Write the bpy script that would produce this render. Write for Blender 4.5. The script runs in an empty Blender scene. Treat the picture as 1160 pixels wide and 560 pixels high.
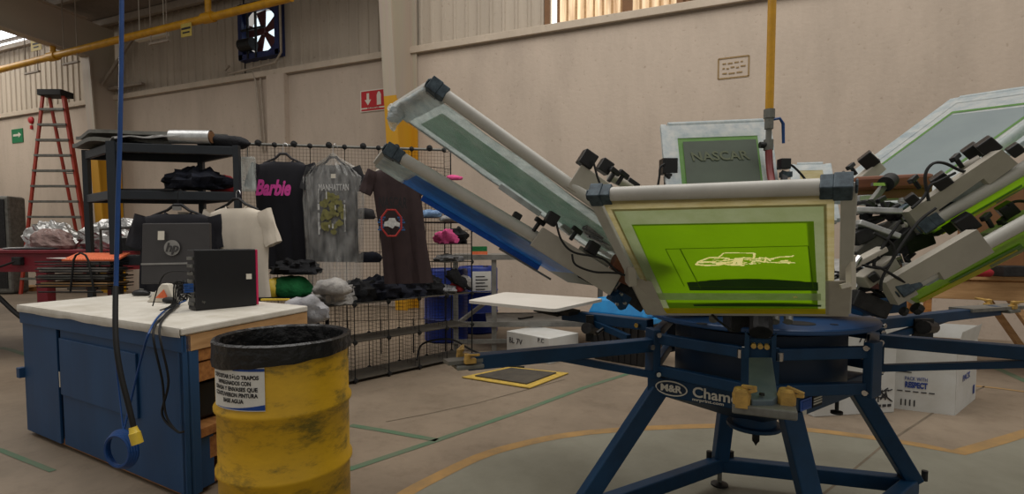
import bpy, bmesh, math, random
from mathutils import Vector, Matrix, noise
random.seed(7)
PI = math.pi
SC = bpy.context.scene
COL = SC.collection
V = Vector

# ------------------------------------------------------------------ camera
F_PX, CX, CY, H = 590.0, 580.0, 304.0, 1.33
YAW, PITCH = math.radians(22), math.radians(3)
Rh = V((math.cos(YAW), math.sin(YAW), 0))
Fh = V((-math.sin(YAW), math.cos(YAW), 0))
FW = Fh*math.cos(PITCH) + V((0, 0, -math.sin(PITCH)))
UP = Rh.cross(FW)
CAM = V((0, 0, H))
cam = bpy.data.cameras.new('camera')
cam.sensor_width = 36; cam.lens = F_PX/1160*36
cam.shift_y = (CY-280)/1160
cam.clip_start = 0.05; cam.clip_end = 200
co = bpy.data.objects.new('camera', cam); COL.objects.link(co)
co.location = CAM; co.rotation_euler = (PI/2-PITCH, 0, YAW)
SC.camera = co

def ray(x, y): return FW + Rh*((x-CX)/F_PX) + UP*((CY-y)/F_PX)
def at(x, y, d): return CAM + ray(x, y)*d                 # point of the photo at a distance along the view
def atz(x, y, z): r = ray(x, y); return CAM + r*((z-H)/r.z)  # ... at a height
def atY(x, y, Y): r = ray(x, y); return CAM + r*(Y/r.y)      # ... on a plane parallel to the back wall
def K(x, d, z): return Rh*x + Fh*d + V((0, 0, z))            # across / away / height

# --------------------------------------------------------------- materials
def lin(c):
    return tuple(((v/255)/12.92 if v/255 <= .04045 else ((v/255+.055)/1.055)**2.4) for v in c) + (1,)
MATS = {}
def mat(name, c, rough=.6, metal=0, var=.12, scale=8, bump=0.0, bscale=40, spec=.4, c2=None, alpha=1, emit=0, trans=0, sheen=0, stretch=None):
    if name in MATS: return MATS[name]
    m = bpy.data.materials.new(name); m.use_nodes = True
    nt = m.node_tree; b = nt.nodes['Principled BSDF']
    L = nt.links
    tc = nt.nodes.new('ShaderNodeTexCoord')
    src = tc.outputs['Object']
    if stretch:
        mp = nt.nodes.new('ShaderNodeMapping'); mp.inputs['Scale'].default_value = stretch
        L.new(src, mp.inputs['Vector']); src = mp.outputs['Vector']
    n = nt.nodes.new('ShaderNodeTexNoise'); n.inputs['Scale'].default_value = scale; n.inputs['Detail'].default_value = 6
    n.inputs['Roughness'].default_value = .65
    L.new(src, n.inputs['Vector'])
    r = nt.nodes.new('ShaderNodeValToRGB')
    base = lin(c); alt = lin(c2) if c2 else tuple(x*(1-var*2) for x in base[:3])+(1,)
    r.color_ramp.elements[0].position = .3; r.color_ramp.elements[1].position = .62
    r.color_ramp.elements[0].color = alt; r.color_ramp.elements[1].color = base
    L.new(n.outputs['Fac'], r.inputs['Fac']); L.new(r.outputs['Color'], b.inputs['Base Color'])
    b.inputs['Roughness'].default_value = rough; b.inputs['Metallic'].default_value = metal
    b.inputs['Specular IOR Level'].default_value = spec
    if bump:
        n2 = nt.nodes.new('ShaderNodeTexNoise'); n2.inputs['Scale'].default_value = bscale; n2.inputs['Detail'].default_value = 4
        L.new(src, n2.inputs['Vector'])
        bp = nt.nodes.new('ShaderNodeBump'); bp.inputs['Strength'].default_value = bump; bp.inputs['Distance'].default_value = .02
        L.new(n2.outputs['Fac'], bp.inputs['Height']); L.new(bp.outputs['Normal'], b.inputs['Normal'])
    if alpha < 1: b.inputs['Alpha'].default_value = alpha
    if emit:
        L.new(r.outputs['Color'], b.inputs['Emission Color']); b.inputs['Emission Strength'].default_value = emit
    if trans: b.inputs['Transmission Weight'].default_value = trans
    if sheen: b.inputs['Sheen Weight'].default_value = sheen
    MATS[name] = m
    return m

def translucent(m, fac=.5):      # thin mesh or film that lets the roof light through
    nt = m.node_tree; b = nt.nodes['Principled BSDF']; out = nt.nodes['Material Output']
    t = nt.nodes.new('ShaderNodeBsdfTranslucent'); mx = nt.nodes.new('ShaderNodeMixShader'); mx.inputs[0].default_value = fac
    nt.links.new(b.inputs['Base Color'].links[0].from_socket, t.inputs['Color'])
    nt.links.new(b.outputs[0], mx.inputs[1]); nt.links.new(t.outputs[0], mx.inputs[2]); nt.links.new(mx.outputs[0], out.inputs['Surface'])
def two_tone(name, lo, hi, zc, rough=.6):     # real paint: yellow below a painted line, beige above
    m = bpy.data.materials.new(name); m.use_nodes = True; nt = m.node_tree; L = nt.links
    b = nt.nodes['Principled BSDF']; b.inputs['Roughness'].default_value = rough
    g = nt.nodes.new('ShaderNodeNewGeometry'); s = nt.nodes.new('ShaderNodeSeparateXYZ'); L.new(g.outputs['Position'], s.inputs[0])
    mt = nt.nodes.new('ShaderNodeMath'); mt.operation = 'GREATER_THAN'; mt.inputs[1].default_value = zc; L.new(s.outputs['Z'], mt.inputs[0])
    n = nt.nodes.new('ShaderNodeTexNoise'); n.inputs['Scale'].default_value = 3; n.inputs['Detail'].default_value = 7
    mx = nt.nodes.new('ShaderNodeMix'); mx.data_type = 'RGBA'; mx.inputs['A'].default_value = lin(lo); mx.inputs['B'].default_value = lin(hi)
    L.new(mt.outputs[0], mx.inputs['Factor'])
    m2 = nt.nodes.new('ShaderNodeMix'); m2.data_type = 'RGBA'; m2.blend_type = 'MULTIPLY'; m2.inputs['Factor'].default_value = .25
    L.new(mx.outputs['Result'], m2.inputs['A']); L.new(n.outputs['Color'], m2.inputs['B']); L.new(m2.outputs['Result'], b.inputs['Base Color'])
    return m

def wall_paint(name, c, streak=(1.6, 1.6, .5)):
    m = bpy.data.materials.new(name); m.use_nodes = True; nt = m.node_tree; L = nt.links
    b = nt.nodes['Principled BSDF']; b.inputs['Roughness'].default_value = .85; b.inputs['Specular IOR Level'].default_value = .2
    tc = nt.nodes.new('ShaderNodeTexCoord')
    mp = nt.nodes.new('ShaderNodeMapping'); mp.inputs['Scale'].default_value = streak; L.new(tc.outputs['Object'], mp.inputs['Vector'])
    a = nt.nodes.new('ShaderNodeTexNoise'); a.inputs['Scale'].default_value = .9; a.inputs['Detail'].default_value = 8; a.inputs['Roughness'].default_value = .7
    L.new(mp.outputs['Vector'], a.inputs['Vector'])
    d = nt.nodes.new('ShaderNodeTexNoise'); d.inputs['Scale'].default_value = 14; d.inputs['Detail'].default_value = 5; L.new(tc.outputs['Object'], d.inputs['Vector'])
    r = nt.nodes.new('ShaderNodeValToRGB'); base = lin(c)
    r.color_ramp.elements[0].position = .3; r.color_ramp.elements[0].color = tuple(x*.84 for x in base[:3])+(1,)
    r.color_ramp.elements[1].position = .6; r.color_ramp.elements[1].color = base
    L.new(a.outputs['Fac'], r.inputs['Fac'])
    r2 = nt.nodes.new('ShaderNodeValToRGB'); r2.color_ramp.elements[0].position = .24; r2.color_ramp.elements[0].color = (.6, .55, .5, 1)
    r2.color_ramp.elements[1].position = .36; r2.color_ramp.elements[1].color = (1, 1, 1, 1); L.new(d.outputs['Fac'], r2.inputs['Fac'])
    mx = nt.nodes.new('ShaderNodeMix'); mx.data_type = 'RGBA'; mx.blend_type = 'MULTIPLY'; mx.inputs['Factor'].default_value = .6
    L.new(r.outputs['Color'], mx.inputs['A']); L.new(r2.outputs['Color'], mx.inputs['B']); L.new(mx.outputs['Result'], b.inputs['Base Color'])
    bp = nt.nodes.new('ShaderNodeBump'); bp.inputs['Strength'].default_value = .25; bp.inputs['Distance'].default_value = .02
    L.new(d.outputs['Fac'], bp.inputs['Height']); L.new(bp.outputs['Normal'], b.inputs['Normal'])
    return m

def clear_film(name, tint, op=.35, rough=.2):   # transparent plastic film
    m = bpy.data.materials.new(name); m.use_nodes = True; nt = m.node_tree; L = nt.links
    b = nt.nodes['Principled BSDF']; b.inputs['Base Color'].default_value = lin(tint); b.inputs['Roughness'].default_value = rough
    b.inputs['Specular IOR Level'].default_value = .8
    n = nt.nodes.new('ShaderNodeTexNoise'); n.inputs['Scale'].default_value = 9; n.inputs['Detail'].default_value = 6
    tc = nt.nodes.new('ShaderNodeTexCoord'); mp = nt.nodes.new('ShaderNodeMapping'); mp.inputs['Scale'].default_value = (2, 2, .6)
    L.new(tc.outputs['Object'], mp.inputs['Vector']); L.new(mp.outputs['Vector'], n.inputs['Vector'])
    r = nt.nodes.new('ShaderNodeMapRange'); r.inputs['From Min'].default_value = .35; r.inputs['From Max'].default_value = .7
    r.inputs['To Min'].default_value = op*.45; r.inputs['To Max'].default_value = op*1.5; L.new(n.outputs['Fac'], r.inputs['Value'])
    L.new(r.outputs['Result'], b.inputs['Alpha'])
    bp = nt.nodes.new('ShaderNodeBump'); bp.inputs['Strength'].default_value = .8; bp.inputs['Distance'].default_value = .03
    L.new(n.outputs['Fac'], bp.inputs['Height']); L.new(bp.outputs['Normal'], b.inputs['Normal'])
    return m

M = dict(
    wall=wall_paint('beige wall paint', (186, 171, 155)),
    clad=wall_paint('beige steel cladding', (178, 166, 150), (2, 2, .15)),
    trimp=wall_paint('beige trim paint', (188, 174, 156)),
    roof=mat('dull roof sheet', (128, 118, 108), .8, var=.1),
    steelbeige=mat('beige painted steel', (150, 138, 124), .7, var=.08),
    column=two_tone('column paint', (205, 150, 22), (182, 168, 150), 3.98),
    floor=None,
    gpaint=mat('grey floor paint', (126, 124, 110), .6, var=.1, scale=2.5, c2=(113, 110, 96), bump=.1),
    opaint=mat('worn ochre floor paint', (158, 124, 74), .7, c2=(128, 106, 74), scale=6),
    grpaint=mat('worn green floor paint', (78, 106, 80), .7, c2=(98, 103, 84), scale=6),
    joint=mat('dark floor joint', (112, 100, 84), .9, c2=(90, 80, 66), scale=5),
    blue=mat('blue enamel', (9, 52, 84), .5, var=.16, scale=5, spec=.3, c2=(5, 40, 66)),
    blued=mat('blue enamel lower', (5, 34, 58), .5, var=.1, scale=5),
    discblue=mat('blue grey disc', (30, 66, 108), .4, var=.1, scale=6),
    deskblue=mat('desk blue paint', (27, 70, 112), .55, c2=(20, 58, 96), scale=3, stretch=(1, 1, .3)),
    alu=mat('painted aluminium', (186, 184, 176), .42, var=.08, scale=10),
    plate=mat('grey cast plate', (164, 158, 146), .5, var=.07, scale=10),
    alum=mat('bare aluminium', (198, 200, 200), .35, .6, scale=20, var=.15),
    gunm=mat('inky cap metal', (70, 84, 92), .5, .3, c2=(34, 44, 52), scale=40),
    dark=mat('dark machine metal', (44, 44, 44), .5, .4, c2=(20, 20, 22), scale=25),
    greym=mat('dull grey steel', (116, 116, 110), .5, .3, scale=12, c2=(86, 84, 78)),
    black=mat('black plastic', (22, 22, 24), .4, scale=20),
    rubber=mat('black rubber', (18, 18, 18), .7),
    blackm=mat('black enamel rack', (30, 36, 42), .45, scale=12),
    yellow=mat('yellow toggle plastic', (186, 148, 74), .55, c2=(140, 112, 60), scale=30),
    pipey=mat('yellow gas pipe', (204, 150, 28), .45, c2=(172, 124, 26), scale=6),
    chrome=mat('chrome', (200, 200, 200), .15, 1),
    cream=mat('cream mesh tape', (188, 178, 136), .5, c2=(170, 154, 96), scale=12, stretch=(1, 1, 5)),
    whitetape=mat('white frame tape', (214, 218, 216), .4, c2=(176, 190, 196), scale=16),
    tapeclear=mat('clear grey tape', (186, 196, 192), .3, c2=(150, 164, 162), scale=14, spec=.7, stretch=(1, 1, 4)),
    tapegreen=mat('taped mesh border', (150, 160, 122), .45, c2=(136, 148, 102), scale=12),
    bluetape=mat('blue masking tape', (44, 128, 214), .35, c2=(28, 98, 182), scale=14, spec=.6),
    lime=mat('lime emulsion', (134, 184, 6), .5, c2=(122, 170, 5), scale=3, spec=.5),
    limed=mat('darker ink on emulsion', (44, 84, 10), .5, c2=(34, 68, 8)),
    limemid=mat('emulsion ghost line', (100, 150, 8), .5),
    stripe=mat('pale tape stripe', (206, 218, 184), .35, c2=(186, 204, 150), scale=20),
    ylstripe=mat('yellow mesh stripe', (240, 220, 24), .5, c2=(222, 200, 18)),
    ylart=mat('open yellow mesh', (255, 250, 176), .6, c2=(252, 236, 140), scale=60),
    olive=mat('dark olive inked mesh', (62, 72, 58), .55, c2=(54, 62, 50), scale=4, spec=.2),
    olivet=mat('faint stencil', (78, 84, 60), .6, spec=.2),
    meshgrey=mat('grey mesh', (104, 116, 116), .5, c2=(96, 108, 110), scale=4),
    greenedge=mat('green stencil edge', (104, 152, 72), .5, c2=(88, 140, 60), scale=10),
    seafoam=mat('pale sea green mesh', (156, 184, 166), .4, c2=(130, 166, 144), scale=5, stretch=(1, 1, 3)),
    pallet=mat('white pallet board', (206, 202, 194), .4, c2=(192, 188, 178), scale=3),
    paper=mat('paper', (218, 216, 208), .7, var=.04),
    deskpaper=mat('desk paper cover', (204, 200, 190), .65, c2=(180, 174, 160), scale=5, bump=.25, bscale=9),
    wood=mat('pine wood', (168, 116, 62), .65, c2=(124, 76, 36), scale=4, stretch=(1, 8, 8)),
    woodp=mat('pale plywood', (188, 150, 104), .7, c2=(160, 122, 80), scale=4, stretch=(1, 1, 6)),
    brownb=mat('brown board', (120, 84, 52), .7, c2=(104, 72, 44), scale=3),
    drumy=None,
    bag=mat('black bin liner', (15, 16, 17), .34, bump=.5, bscale=24, spec=.45),
    red=mat('ladder orange red', (166, 56, 38), .5, var=.1),
    redd=mat('dark red enamel', (116, 22, 36), .5, c2=(96, 18, 30), scale=5),
    pink=mat('pink trim', (196, 30, 84), .5),
    foil=mat('crumpled foil', (190, 190, 188), .28, .85, bump=1, bscale=16, scale=8, c2=(140, 138, 134)),
    plastic=mat('hazy plastic wrap', (140, 116, 110), .35, c2=(104, 84, 80), bump=.6, bscale=18),
    tee_black=mat('black cotton', (20, 20, 28), .9, sheen=.1),
    tee_char=mat('charcoal cotton', (42, 42, 44), .9),
    tee_brown=mat('dark brown cotton', (54, 40, 40), .9, c2=(44, 32, 33)),
    tee_white=mat('cream white cotton', (206, 196, 180), .9, var=.04),
    pinkink=mat('pink ink', (214, 70, 158), .6, c2=(190, 60, 140), scale=30),
    gold=mat('gold print', (128, 124, 70), .7, c2=(88, 88, 56), scale=22),
    whiteink=mat('white ink', (196, 196, 192), .7, c2=(150, 150, 150), scale=30),
    redink=mat('red ink', (164, 44, 40), .7), blueink=mat('blue ink', (44, 90, 140), .7),
    darkink=mat('black ink', (24, 22, 24), .7),
    navy=mat('navy cloth', (24, 28, 42), .9, c2=(16, 18, 28), scale=12, bump=.5),
    darkcloth=mat('black cloth', (22, 23, 27), .9, c2=(12, 12, 14), scale=10, bump=.5),
    whitecloth=mat('grey white cloth', (164, 160, 154), .85, c2=(124, 122, 120), scale=9, bump=.5),
    bluecloth=mat('patterned blue cloth', (120, 150, 184), .85, c2=(40, 58, 96), scale=26),
    greycloth=mat('patterned grey cloth', (150, 150, 150), .85, c2=(70, 70, 74), scale=30),
    redcloth=mat('red cloth', (140, 26, 34), .85), pinkcloth=mat('pink cloth', (216, 84, 140), .85, bump=.4),
    greencloth=mat('green cloth', (24, 110, 58), .85, bump=.4, var=.15),
    wbag=mat('white plastic bag', (158, 158, 160), .5, c2=(128, 128, 132), bump=.8, bscale=14),
    drumb=mat('blue plastic drum', (20, 46, 128), .4, c2=(15, 36, 104), scale=4),
    teal=mat('bright blue lid plastic', (26, 128, 186), .35, c2=(20, 108, 166), scale=6),
    blacktub=mat('black tub', (30, 31, 33), .5),
    tgrey=mat('grey table steel', (122, 120, 114), .55, scale=8, c2=(96, 94, 88)),
    wbox=mat('white carton', (196, 196, 192), .75, c2=(180, 178, 170), scale=3),
    boxblue=mat('carton blue print', (40, 62, 130), .7), boxdark=mat('carton black print', (48, 46, 48), .7),
    boxin=mat('carton brown inside', (140, 116, 90), .8),
    matm=mat('black floor mat', (78, 72, 62), .8, c2=(60, 56, 50)),
    ytape=mat('yellow floor tape', (196, 164, 70), .7, c2=(160, 134, 66), scale=20),
    monitor=mat('monitor back', (56, 54, 54), .45, var=.06), silver=mat('silver trim', (140, 138, 134), .4, .4),
    orange=mat('orange paper', (222, 116, 74), .7, c2=(206, 92, 54), scale=40),
    hose=mat('blue hose', (20, 66, 126), .4), hosered=mat('dark red hose', (112, 36, 34), .5),
    plug=mat('yellow plug', (220, 190, 64), .45),
    signred=mat('sign red', (176, 30, 36), .5, var=.03), signgreen=mat('sign green', (22, 110, 66), .5, var=.03),
    signy=mat('faded yellow tag', (190, 168, 82), .6), labelw=mat('label white', (206, 200, 186), .6, var=.03),
    lblue=mat('label blue', (24, 70, 150), .6),
    armgrey=mat('worn blue grey arm', (92, 104, 108), .5, c2=(70, 86, 96), scale=8),
    fanblue=mat('fan frame blue', (38, 48, 92), .5, c2=(26, 34, 70), scale=6), fanred=mat('fan blade red brown', (92, 50, 50), .6),
    outline=mat('ochre wall marking', (130, 104, 60), .8, c2=(150, 128, 96), scale=60),
    conduit=mat('painted conduit', (164, 152, 136), .6), brownroll=mat('brown squeegee wood', (124, 76, 52), .5, c2=(104, 60, 40), scale=8, stretch=(1, 6, 6)),
    decalb=mat('decal blue', (58, 96, 176), .5), graywire=mat('black wire', (28, 28, 28), .5, .3),
)

def floor_mat():
    m = bpy.data.materials.new('concrete floor'); m.use_nodes = True; nt = m.node_tree; L = nt.links
    b = nt.nodes['Principled BSDF']; b.inputs['Roughness'].default_value = .62; b.inputs['Specular IOR Level'].default_value = .35
    tc = nt.nodes.new('ShaderNodeTexCoord')
    def ns(s, d, ro=.6):
        n = nt.nodes.new('ShaderNodeTexNoise'); n.inputs['Scale'].default_value = s; n.inputs['Detail'].default_value = d; n.inputs['Roughness'].default_value = ro
        L.new(tc.outputs['Object'], n.inputs['Vector']); return n
    a = ns(.55, 8, .7); r = nt.nodes.new('ShaderNodeValToRGB')
    r.color_ramp.elements[0].position = .32; r.color_ramp.elements[0].color = lin((106, 94, 79))
    r.color_ramp.elements[1].position = .66; r.color_ramp.elements[1].color = lin((138, 123, 105))
    L.new(a.outputs['Fac'], r.inputs['Fac'])
    d = ns(7, 8, .75); r2 = nt.nodes.new('ShaderNodeValToRGB')
    r2.color_ramp.elements[0].position = .3; r2.color_ramp.elements[0].color = (.66, .62, .58, 1)
    r2.color_ramp.elements[1].position = .5; r2.color_ramp.elements[1].color = (1, 1, 1, 1); L.new(d.outputs['Fac'], r2.inputs['Fac'])
    mx = nt.nodes.new('ShaderNodeMix'); mx.data_type = 'RGBA'; mx.blend_type = 'MULTIPLY'; mx.inputs['Factor'].default_value = .55
    L.new(r.outputs['Color'], mx.inputs['A']); L.new(r2.outputs['Color'], mx.inputs['B'])
    L.new(mx.outputs['Result'], b.inputs['Base Color'])
    bp = nt.nodes.new('ShaderNodeBump'); bp.inputs['Strength'].default_value = .12; L.new(d.outputs['Fac'], bp.inputs['Height']); L.new(bp.outputs['Normal'], b.inputs['Normal'])
    return m
M['floor'] = floor_mat()
for k_ in ('lime', 'tapegreen', 'seafoam', 'tapeclear', 'cream', 'greenedge', 'stripe', 'ylstripe', 'ylart', 'bluetape', 'limemid', 'whitetape'): translucent(M[k_], .36 if k_ == 'lime' else .5)

def drum_mat():
    m = bpy.data.materials.new('worn yellow drum paint'); m.use_nodes = True; nt = m.node_tree; L = nt.links
    b = nt.nodes['Principled BSDF']; b.inputs['Roughness'].default_value = .45
    tc = nt.nodes.new('ShaderNodeTexCoord'); mp = nt.nodes.new('ShaderNodeMapping'); mp.inputs['Scale'].default_value = (1, 1, 2.4)
    L.new(tc.outputs['Object'], mp.inputs['Vector'])
    n = nt.nodes.new('ShaderNodeTexNoise'); n.inputs['Scale'].default_value = 3.4; n.inputs['Detail'].default_value = 9; n.inputs['Roughness'].default_value = .75
    L.new(mp.outputs['Vector'], n.inputs['Vector'])
    r = nt.nodes.new('ShaderNodeValToRGB'); e = r.color_ramp.elements
    e[0].position = .37; e[0].color = lin((112, 96, 22)); e[1].position = .5; e[1].color = lin((200, 156, 14))
    x = e.new(.44); x.color = lin((168, 132, 18)); x = e.new(.8); x.color = lin((220, 172, 18))
    L.new(n.outputs['Fac'], r.inputs['Fac']); L.new(r.outputs['Color'], b.inputs['Base Color'])
    return m
M['drumy'] = drum_mat()
M['film'] = clear_film('clear garment bag film', (214, 214, 210), .25, .12)
M['film2'] = clear_film('cloudy film', (206, 214, 210), .5, .2)
M['skylight'] = mat('skylight panel', (250, 252, 255), .5, var=0, emit=3.2)
M['ribglass'] = mat('sunlit ribbed fibreglass', (246, 226, 190), .5, c2=(160, 118, 76), scale=1.6, stretch=(5, 1, .35), emit=.5)
M['fanlight'] = mat('daylight behind fan', (214, 232, 240), .5, var=.02, emit=1.3)

# --------------------------------------------------------------- mesh tools
class MB:
    def __init__(s): s.v = []; s.f = []
    def add(s, vs, fs):
        b = len(s.v); s.v += [V(x) for x in vs]; s.f += [tuple(b+i for i in f) for f in fs]; return s
    def box(s, c, size, X=V((1, 0, 0)), Z=V((0, 0, 1))):
        X = V(X).normalized(); Z = V(Z); Z = (Z-X*Z.dot(X)).normalized(); Y = Z.cross(X); c = V(c)
        hx, hy, hz = [q/2 for q in size]
        vs = [c+X*a*hx+Y*b*hy+Z*d*hz for a in (-1, 1) for b in (-1, 1) for d in (-1, 1)]
        return s.add(vs, [(0, 1, 3, 2), (4, 6, 7, 5), (0, 4, 5, 1), (2, 3, 7, 6), (0, 2, 6, 4), (1, 5, 7, 3)])
    def bar(s, p, q, w, h, up=V((0, 0, 1))):
        p = V(p); q = V(q); d = q-p
        if abs(d.normalized().dot(V(up).normalized())) > .97: up = V((1, 0, 0))
        return s.box((p+q)/2, (d.length, w, h), d, up)
    def hexa(s, a, b):      # two quads (bottom, top) -> solid
        return s.add(list(a)+list(b), [(3, 2, 1, 0), (4, 5, 6, 7), (0, 1, 5, 4), (1, 2, 6, 5), (2, 3, 7, 6), (3, 0, 4, 7)])
    def prism(s, poly, off):
        n = len(poly); off = V(off)
        return s.add([V(p) for p in poly]+[V(p)+off for p in poly],
                     [tuple(range(n))[::-1], tuple(range(n, 2*n))]+[(i, (i+1) % n, n+(i+1) % n, n+i) for i in range(n)])
    def tube(s, pts, r, seg=8, cap=True):
        pts = [V(p) for p in pts]; n = len(pts)
        rs = r if isinstance(r, (list, tuple)) else [r]*n
        d = (pts[1]-pts[0]).normalized(); u = d.orthogonal().normalized(); rings = []
        for i, p in enumerate(pts):
            t = (pts[min(i+1, n-1)]-pts[max(i-1, 0)]).normalized()
            u = (u-t*u.dot(t));  u = u.normalized() if u.length > 1e-6 else t.orthogonal().normalized()
            w = t.cross(u)
            rings.append([p+(u*math.cos(2*PI*k/seg)+w*math.sin(2*PI*k/seg))*rs[i] for k in range(seg)])
        return s.loft(rings, cap)
    def loft(s, rings, cap=True):
        n = len(rings); m = len(rings[0]); vs = [p for r in rings for p in r]
        fs = [(i*m+k, i*m+(k+1) % m, (i+1)*m+(k+1) % m, (i+1)*m+k) for i in range(n-1) for k in range(m)]
        if cap: fs += [tuple(range(m))[::-1], tuple((n-1)*m+k for k in range(m))]
        return s.add(vs, fs)
    def lathe(s, c, prof, seg=32, ax=V((0, 0, 1)), cap=True):
        c = V(c); ax = V(ax).normalized(); u = ax.orthogonal().normalized(); w = ax.cross(u)
        return s.loft([[c+ax*z+(u*math.cos(2*PI*k/seg)+w*math.sin(2*PI*k/seg))*r for k in range(seg)] for r, z in prof], cap)
    def cyl(s, p, q, r, seg=16): return s.tube([p, q], r, seg)
    def blob(s, c, rad, amp=.15, fr=3, seed=0, seg=28, rings=16, flat=True, X=V((1, 0, 0))):
        c = V(c); X = V(X).normalized(); Y = V((0, 0, 1)).cross(X); R = []
        for i in range(rings+1):
            th = PI*i/rings; row = []
            for k in range(seg):
                ph = 2*PI*k/seg
                d = V((math.sin(th)*math.cos(ph), math.sin(th)*math.sin(ph), math.cos(th)))
                q = V((d.x*rad[0]*fr*4, d.y*rad[1]*fr*4, d.z*rad[2]*fr*4))+V((seed*3.7, seed, 0))
                a = 1+amp*noise.noise(q)*1.4+amp*.6*noise.noise(q*2.7)
                z = d.z*rad[2]*a
                if flat and z < -rad[2]*.55: z = -rad[2]*.55
                row.append(c+X*d.x*rad[0]*a+Y*d.y*rad[1]*a+V((0, 0, z)))
            R.append(row)
        return s.loft(R)
    def grid(s, f, nu, nv, th=0, n=None):
        vs = [f(i/nu, j/nv) for i in range(nu+1) for j in range(nv+1)]
        fs = [(i*(nv+1)+j, (i+1)*(nv+1)+j, (i+1)*(nv+1)+j+1, i*(nv+1)+j+1) for i in range(nu) for j in range(nv)]
        if th:
            b = len(vs); off = V(n)*th; vs = vs+[p+off for p in vs]
            fs = fs+[tuple(b+i for i in f_[::-1]) for f_ in fs]
            ed = [(i*(nv+1), (i+1)*(nv+1)) for i in range(nu)]+[((i+1)*(nv+1)+nv, i*(nv+1)+nv) for i in range(nu)]
            ed += [(j+1, j) for j in range(nv)]+[(nu*(nv+1)+j, nu*(nv+1)+j+1) for j in range(nv)]
            fs += [(a, b2, b+b2, b+a) for a, b2 in ed]
        return s.add(vs, fs)
    def build(s, name, m, parent=None, bevel=0, smooth=False, origin=None):
        if parent is not None:
            off = parent['_o']; off = V(off)
        elif origin is not None: off = V(origin)
        else:
            xs = [p.x for p in s.v]; ys = [p.y for p in s.v]
            off = V(((min(xs)+max(xs))/2, (min(ys)+max(ys))/2, min(p.z for p in s.v)))
        me = bpy.data.meshes.new(name); me.from_pydata([p-off for p in s.v], [], s.f); me.validate()
        bm = bmesh.new(); bm.from_mesh(me); bmesh.ops.recalc_face_normals(bm, faces=bm.faces); bm.to_mesh(me); bm.free()
        me.materials.append(m)
        if smooth:
            me.polygons.foreach_set('use_smooth', [True]*len(me.polygons))
            try: me.set_sharp_from_angle(angle=math.radians(40))
            except Exception: pass
        o = bpy.data.objects.new(name, me); COL.objects.link(o)
        if parent is not None: o.parent = parent
        else: o.location = off
        o['_o'] = tuple(off); OBJ.append(o)
        if bevel:
            bv = o.modifiers.new('bevel', 'BEVEL'); bv.width = bevel; bv.segments = 2; bv.limit_method = 'ANGLE'; bv.angle_limit = math.radians(50)
        return o
OBJ = []
def thing(name, label, cat, loc, group=None):
    o = bpy.data.objects.new(name, None); COL.objects.link(o); o.location = V(loc); o.empty_display_size = .1
    o['label'] = label; o['category'] = cat; o['_o'] = tuple(V(loc)); OBJ.append(o)
    if group: o['group'] = group
    return o
def tag(o, label, cat, group=None):
    o['label'] = label; o['category'] = cat
    if group: o['group'] = group
    return o
def struct(name, mb, m, parent=None, **k):
    o = mb.build(name, m, parent, **k); o['kind'] = 'structure'; return o
def text(s, size, m, parent, p, xd, yd, name='lettering', ext=.001, align='CENTER', bold=0, sx=1, off=.001, shear=0, space=1, fit=None):
    cu = bpy.data.curves.new(name, 'FONT'); cu.body = s; cu.size = size; cu.extrude = ext; cu.align_x = align; cu.align_y = 'CENTER'
    cu.offset = bold; cu.resolution_u = 3; cu.shear = shear; cu.space_character = space
    t = bpy.data.objects.new(name, cu); COL.objects.link(t)
    dg = bpy.context.evaluated_depsgraph_get(); dg.update()
    me = bpy.data.meshes.new_from_object(t.evaluated_get(dg)); bpy.data.objects.remove(t)
    xd = V(xd).normalized(); yd = V(yd); yd = (yd-xd*yd.dot(xd)).normalized(); n = xd.cross(yd); p = V(p)
    if fit and len(me.vertices):
        w = max(v.co.x for v in me.vertices)-min(v.co.x for v in me.vertices); sx = fit/max(w, 1e-6)
    base = V(parent['_o']) if parent else p
    for v in me.vertices: v.co = p-base+xd*v.co.x*sx+yd*v.co.y+n*(v.co.z+off)
    me.materials.clear(); me.materials.append(m)
    o = bpy.data.objects.new(name, me); COL.objects.link(o)
    if parent: o.parent = parent
    else: o.location = p
    o['_o'] = tuple(base); OBJ.append(o)
    return o
def curve(pts, n=8):            # Catmull-Rom through points
    pts = [V(p) for p in pts]; P = [pts[0]]+pts+[pts[-1]]; out = []
    for i in range(1, len(P)-2):
        a, b, c, d = P[i-1:i+3]
        for k in range(n):
            t = k/n; out.append(.5*((2*b)+(c-a)*t+(2*a-5*b+4*c-d)*t*t+(3*b-a-3*c+d)*t**3))
    return out+[pts[-1]]
# =================================================================== room
YW = 8.88; ZT = 4.95; ZE = 6.87
struct('floor', MB().box((-8, 3.5, -.05), (56, 20, .1)), M['floor'])
fl = [o for o in OBJ if o.name == 'floor'][0]
def zc(x, y, z=.0015): return atz(x, y, z)
def strip(pts, w, z=.0025):
    mb = MB(); pts = [V((p.x, p.y, z)) for p in pts]; L = []; R = []
    for i, p in enumerate(pts):
        t = (pts[min(i+1, len(pts)-1)]-pts[max(i-1, 0)]).normalized(); s_ = V((-t.y, t.x, 0))*w/2
        L.append(p+s_); R.append(p-s_)
    for i in range(len(pts)-1): mb.add([L[i], R[i], R[i+1], L[i+1]], [(0, 1, 2, 3)])
    return mb
def line(name, pts, w, m, z=.0025): return struct(name, strip(pts, w, z), m, fl)
line('floor_line', [zc(380, 537), zc(495, 499), zc(600, 462.5), zc(660, 440), zc(720, 421)], .055, M['grpaint'])
line('floor_line', [zc(397, 482), zc(440, 489), zc(495, 499)], .055, M['grpaint'])
line('floor_line', [zc(0, 394), zc(14, 397), zc(32, 403)], .07, M['grpaint'])
line('floor_line', [zc(-40, 500), zc(0, 510), zc(60, 534)], .035, M['grpaint'])
line('floor_line', [zc(1130, 418), zc(1180, 440)], .08, M['grpaint'])
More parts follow.
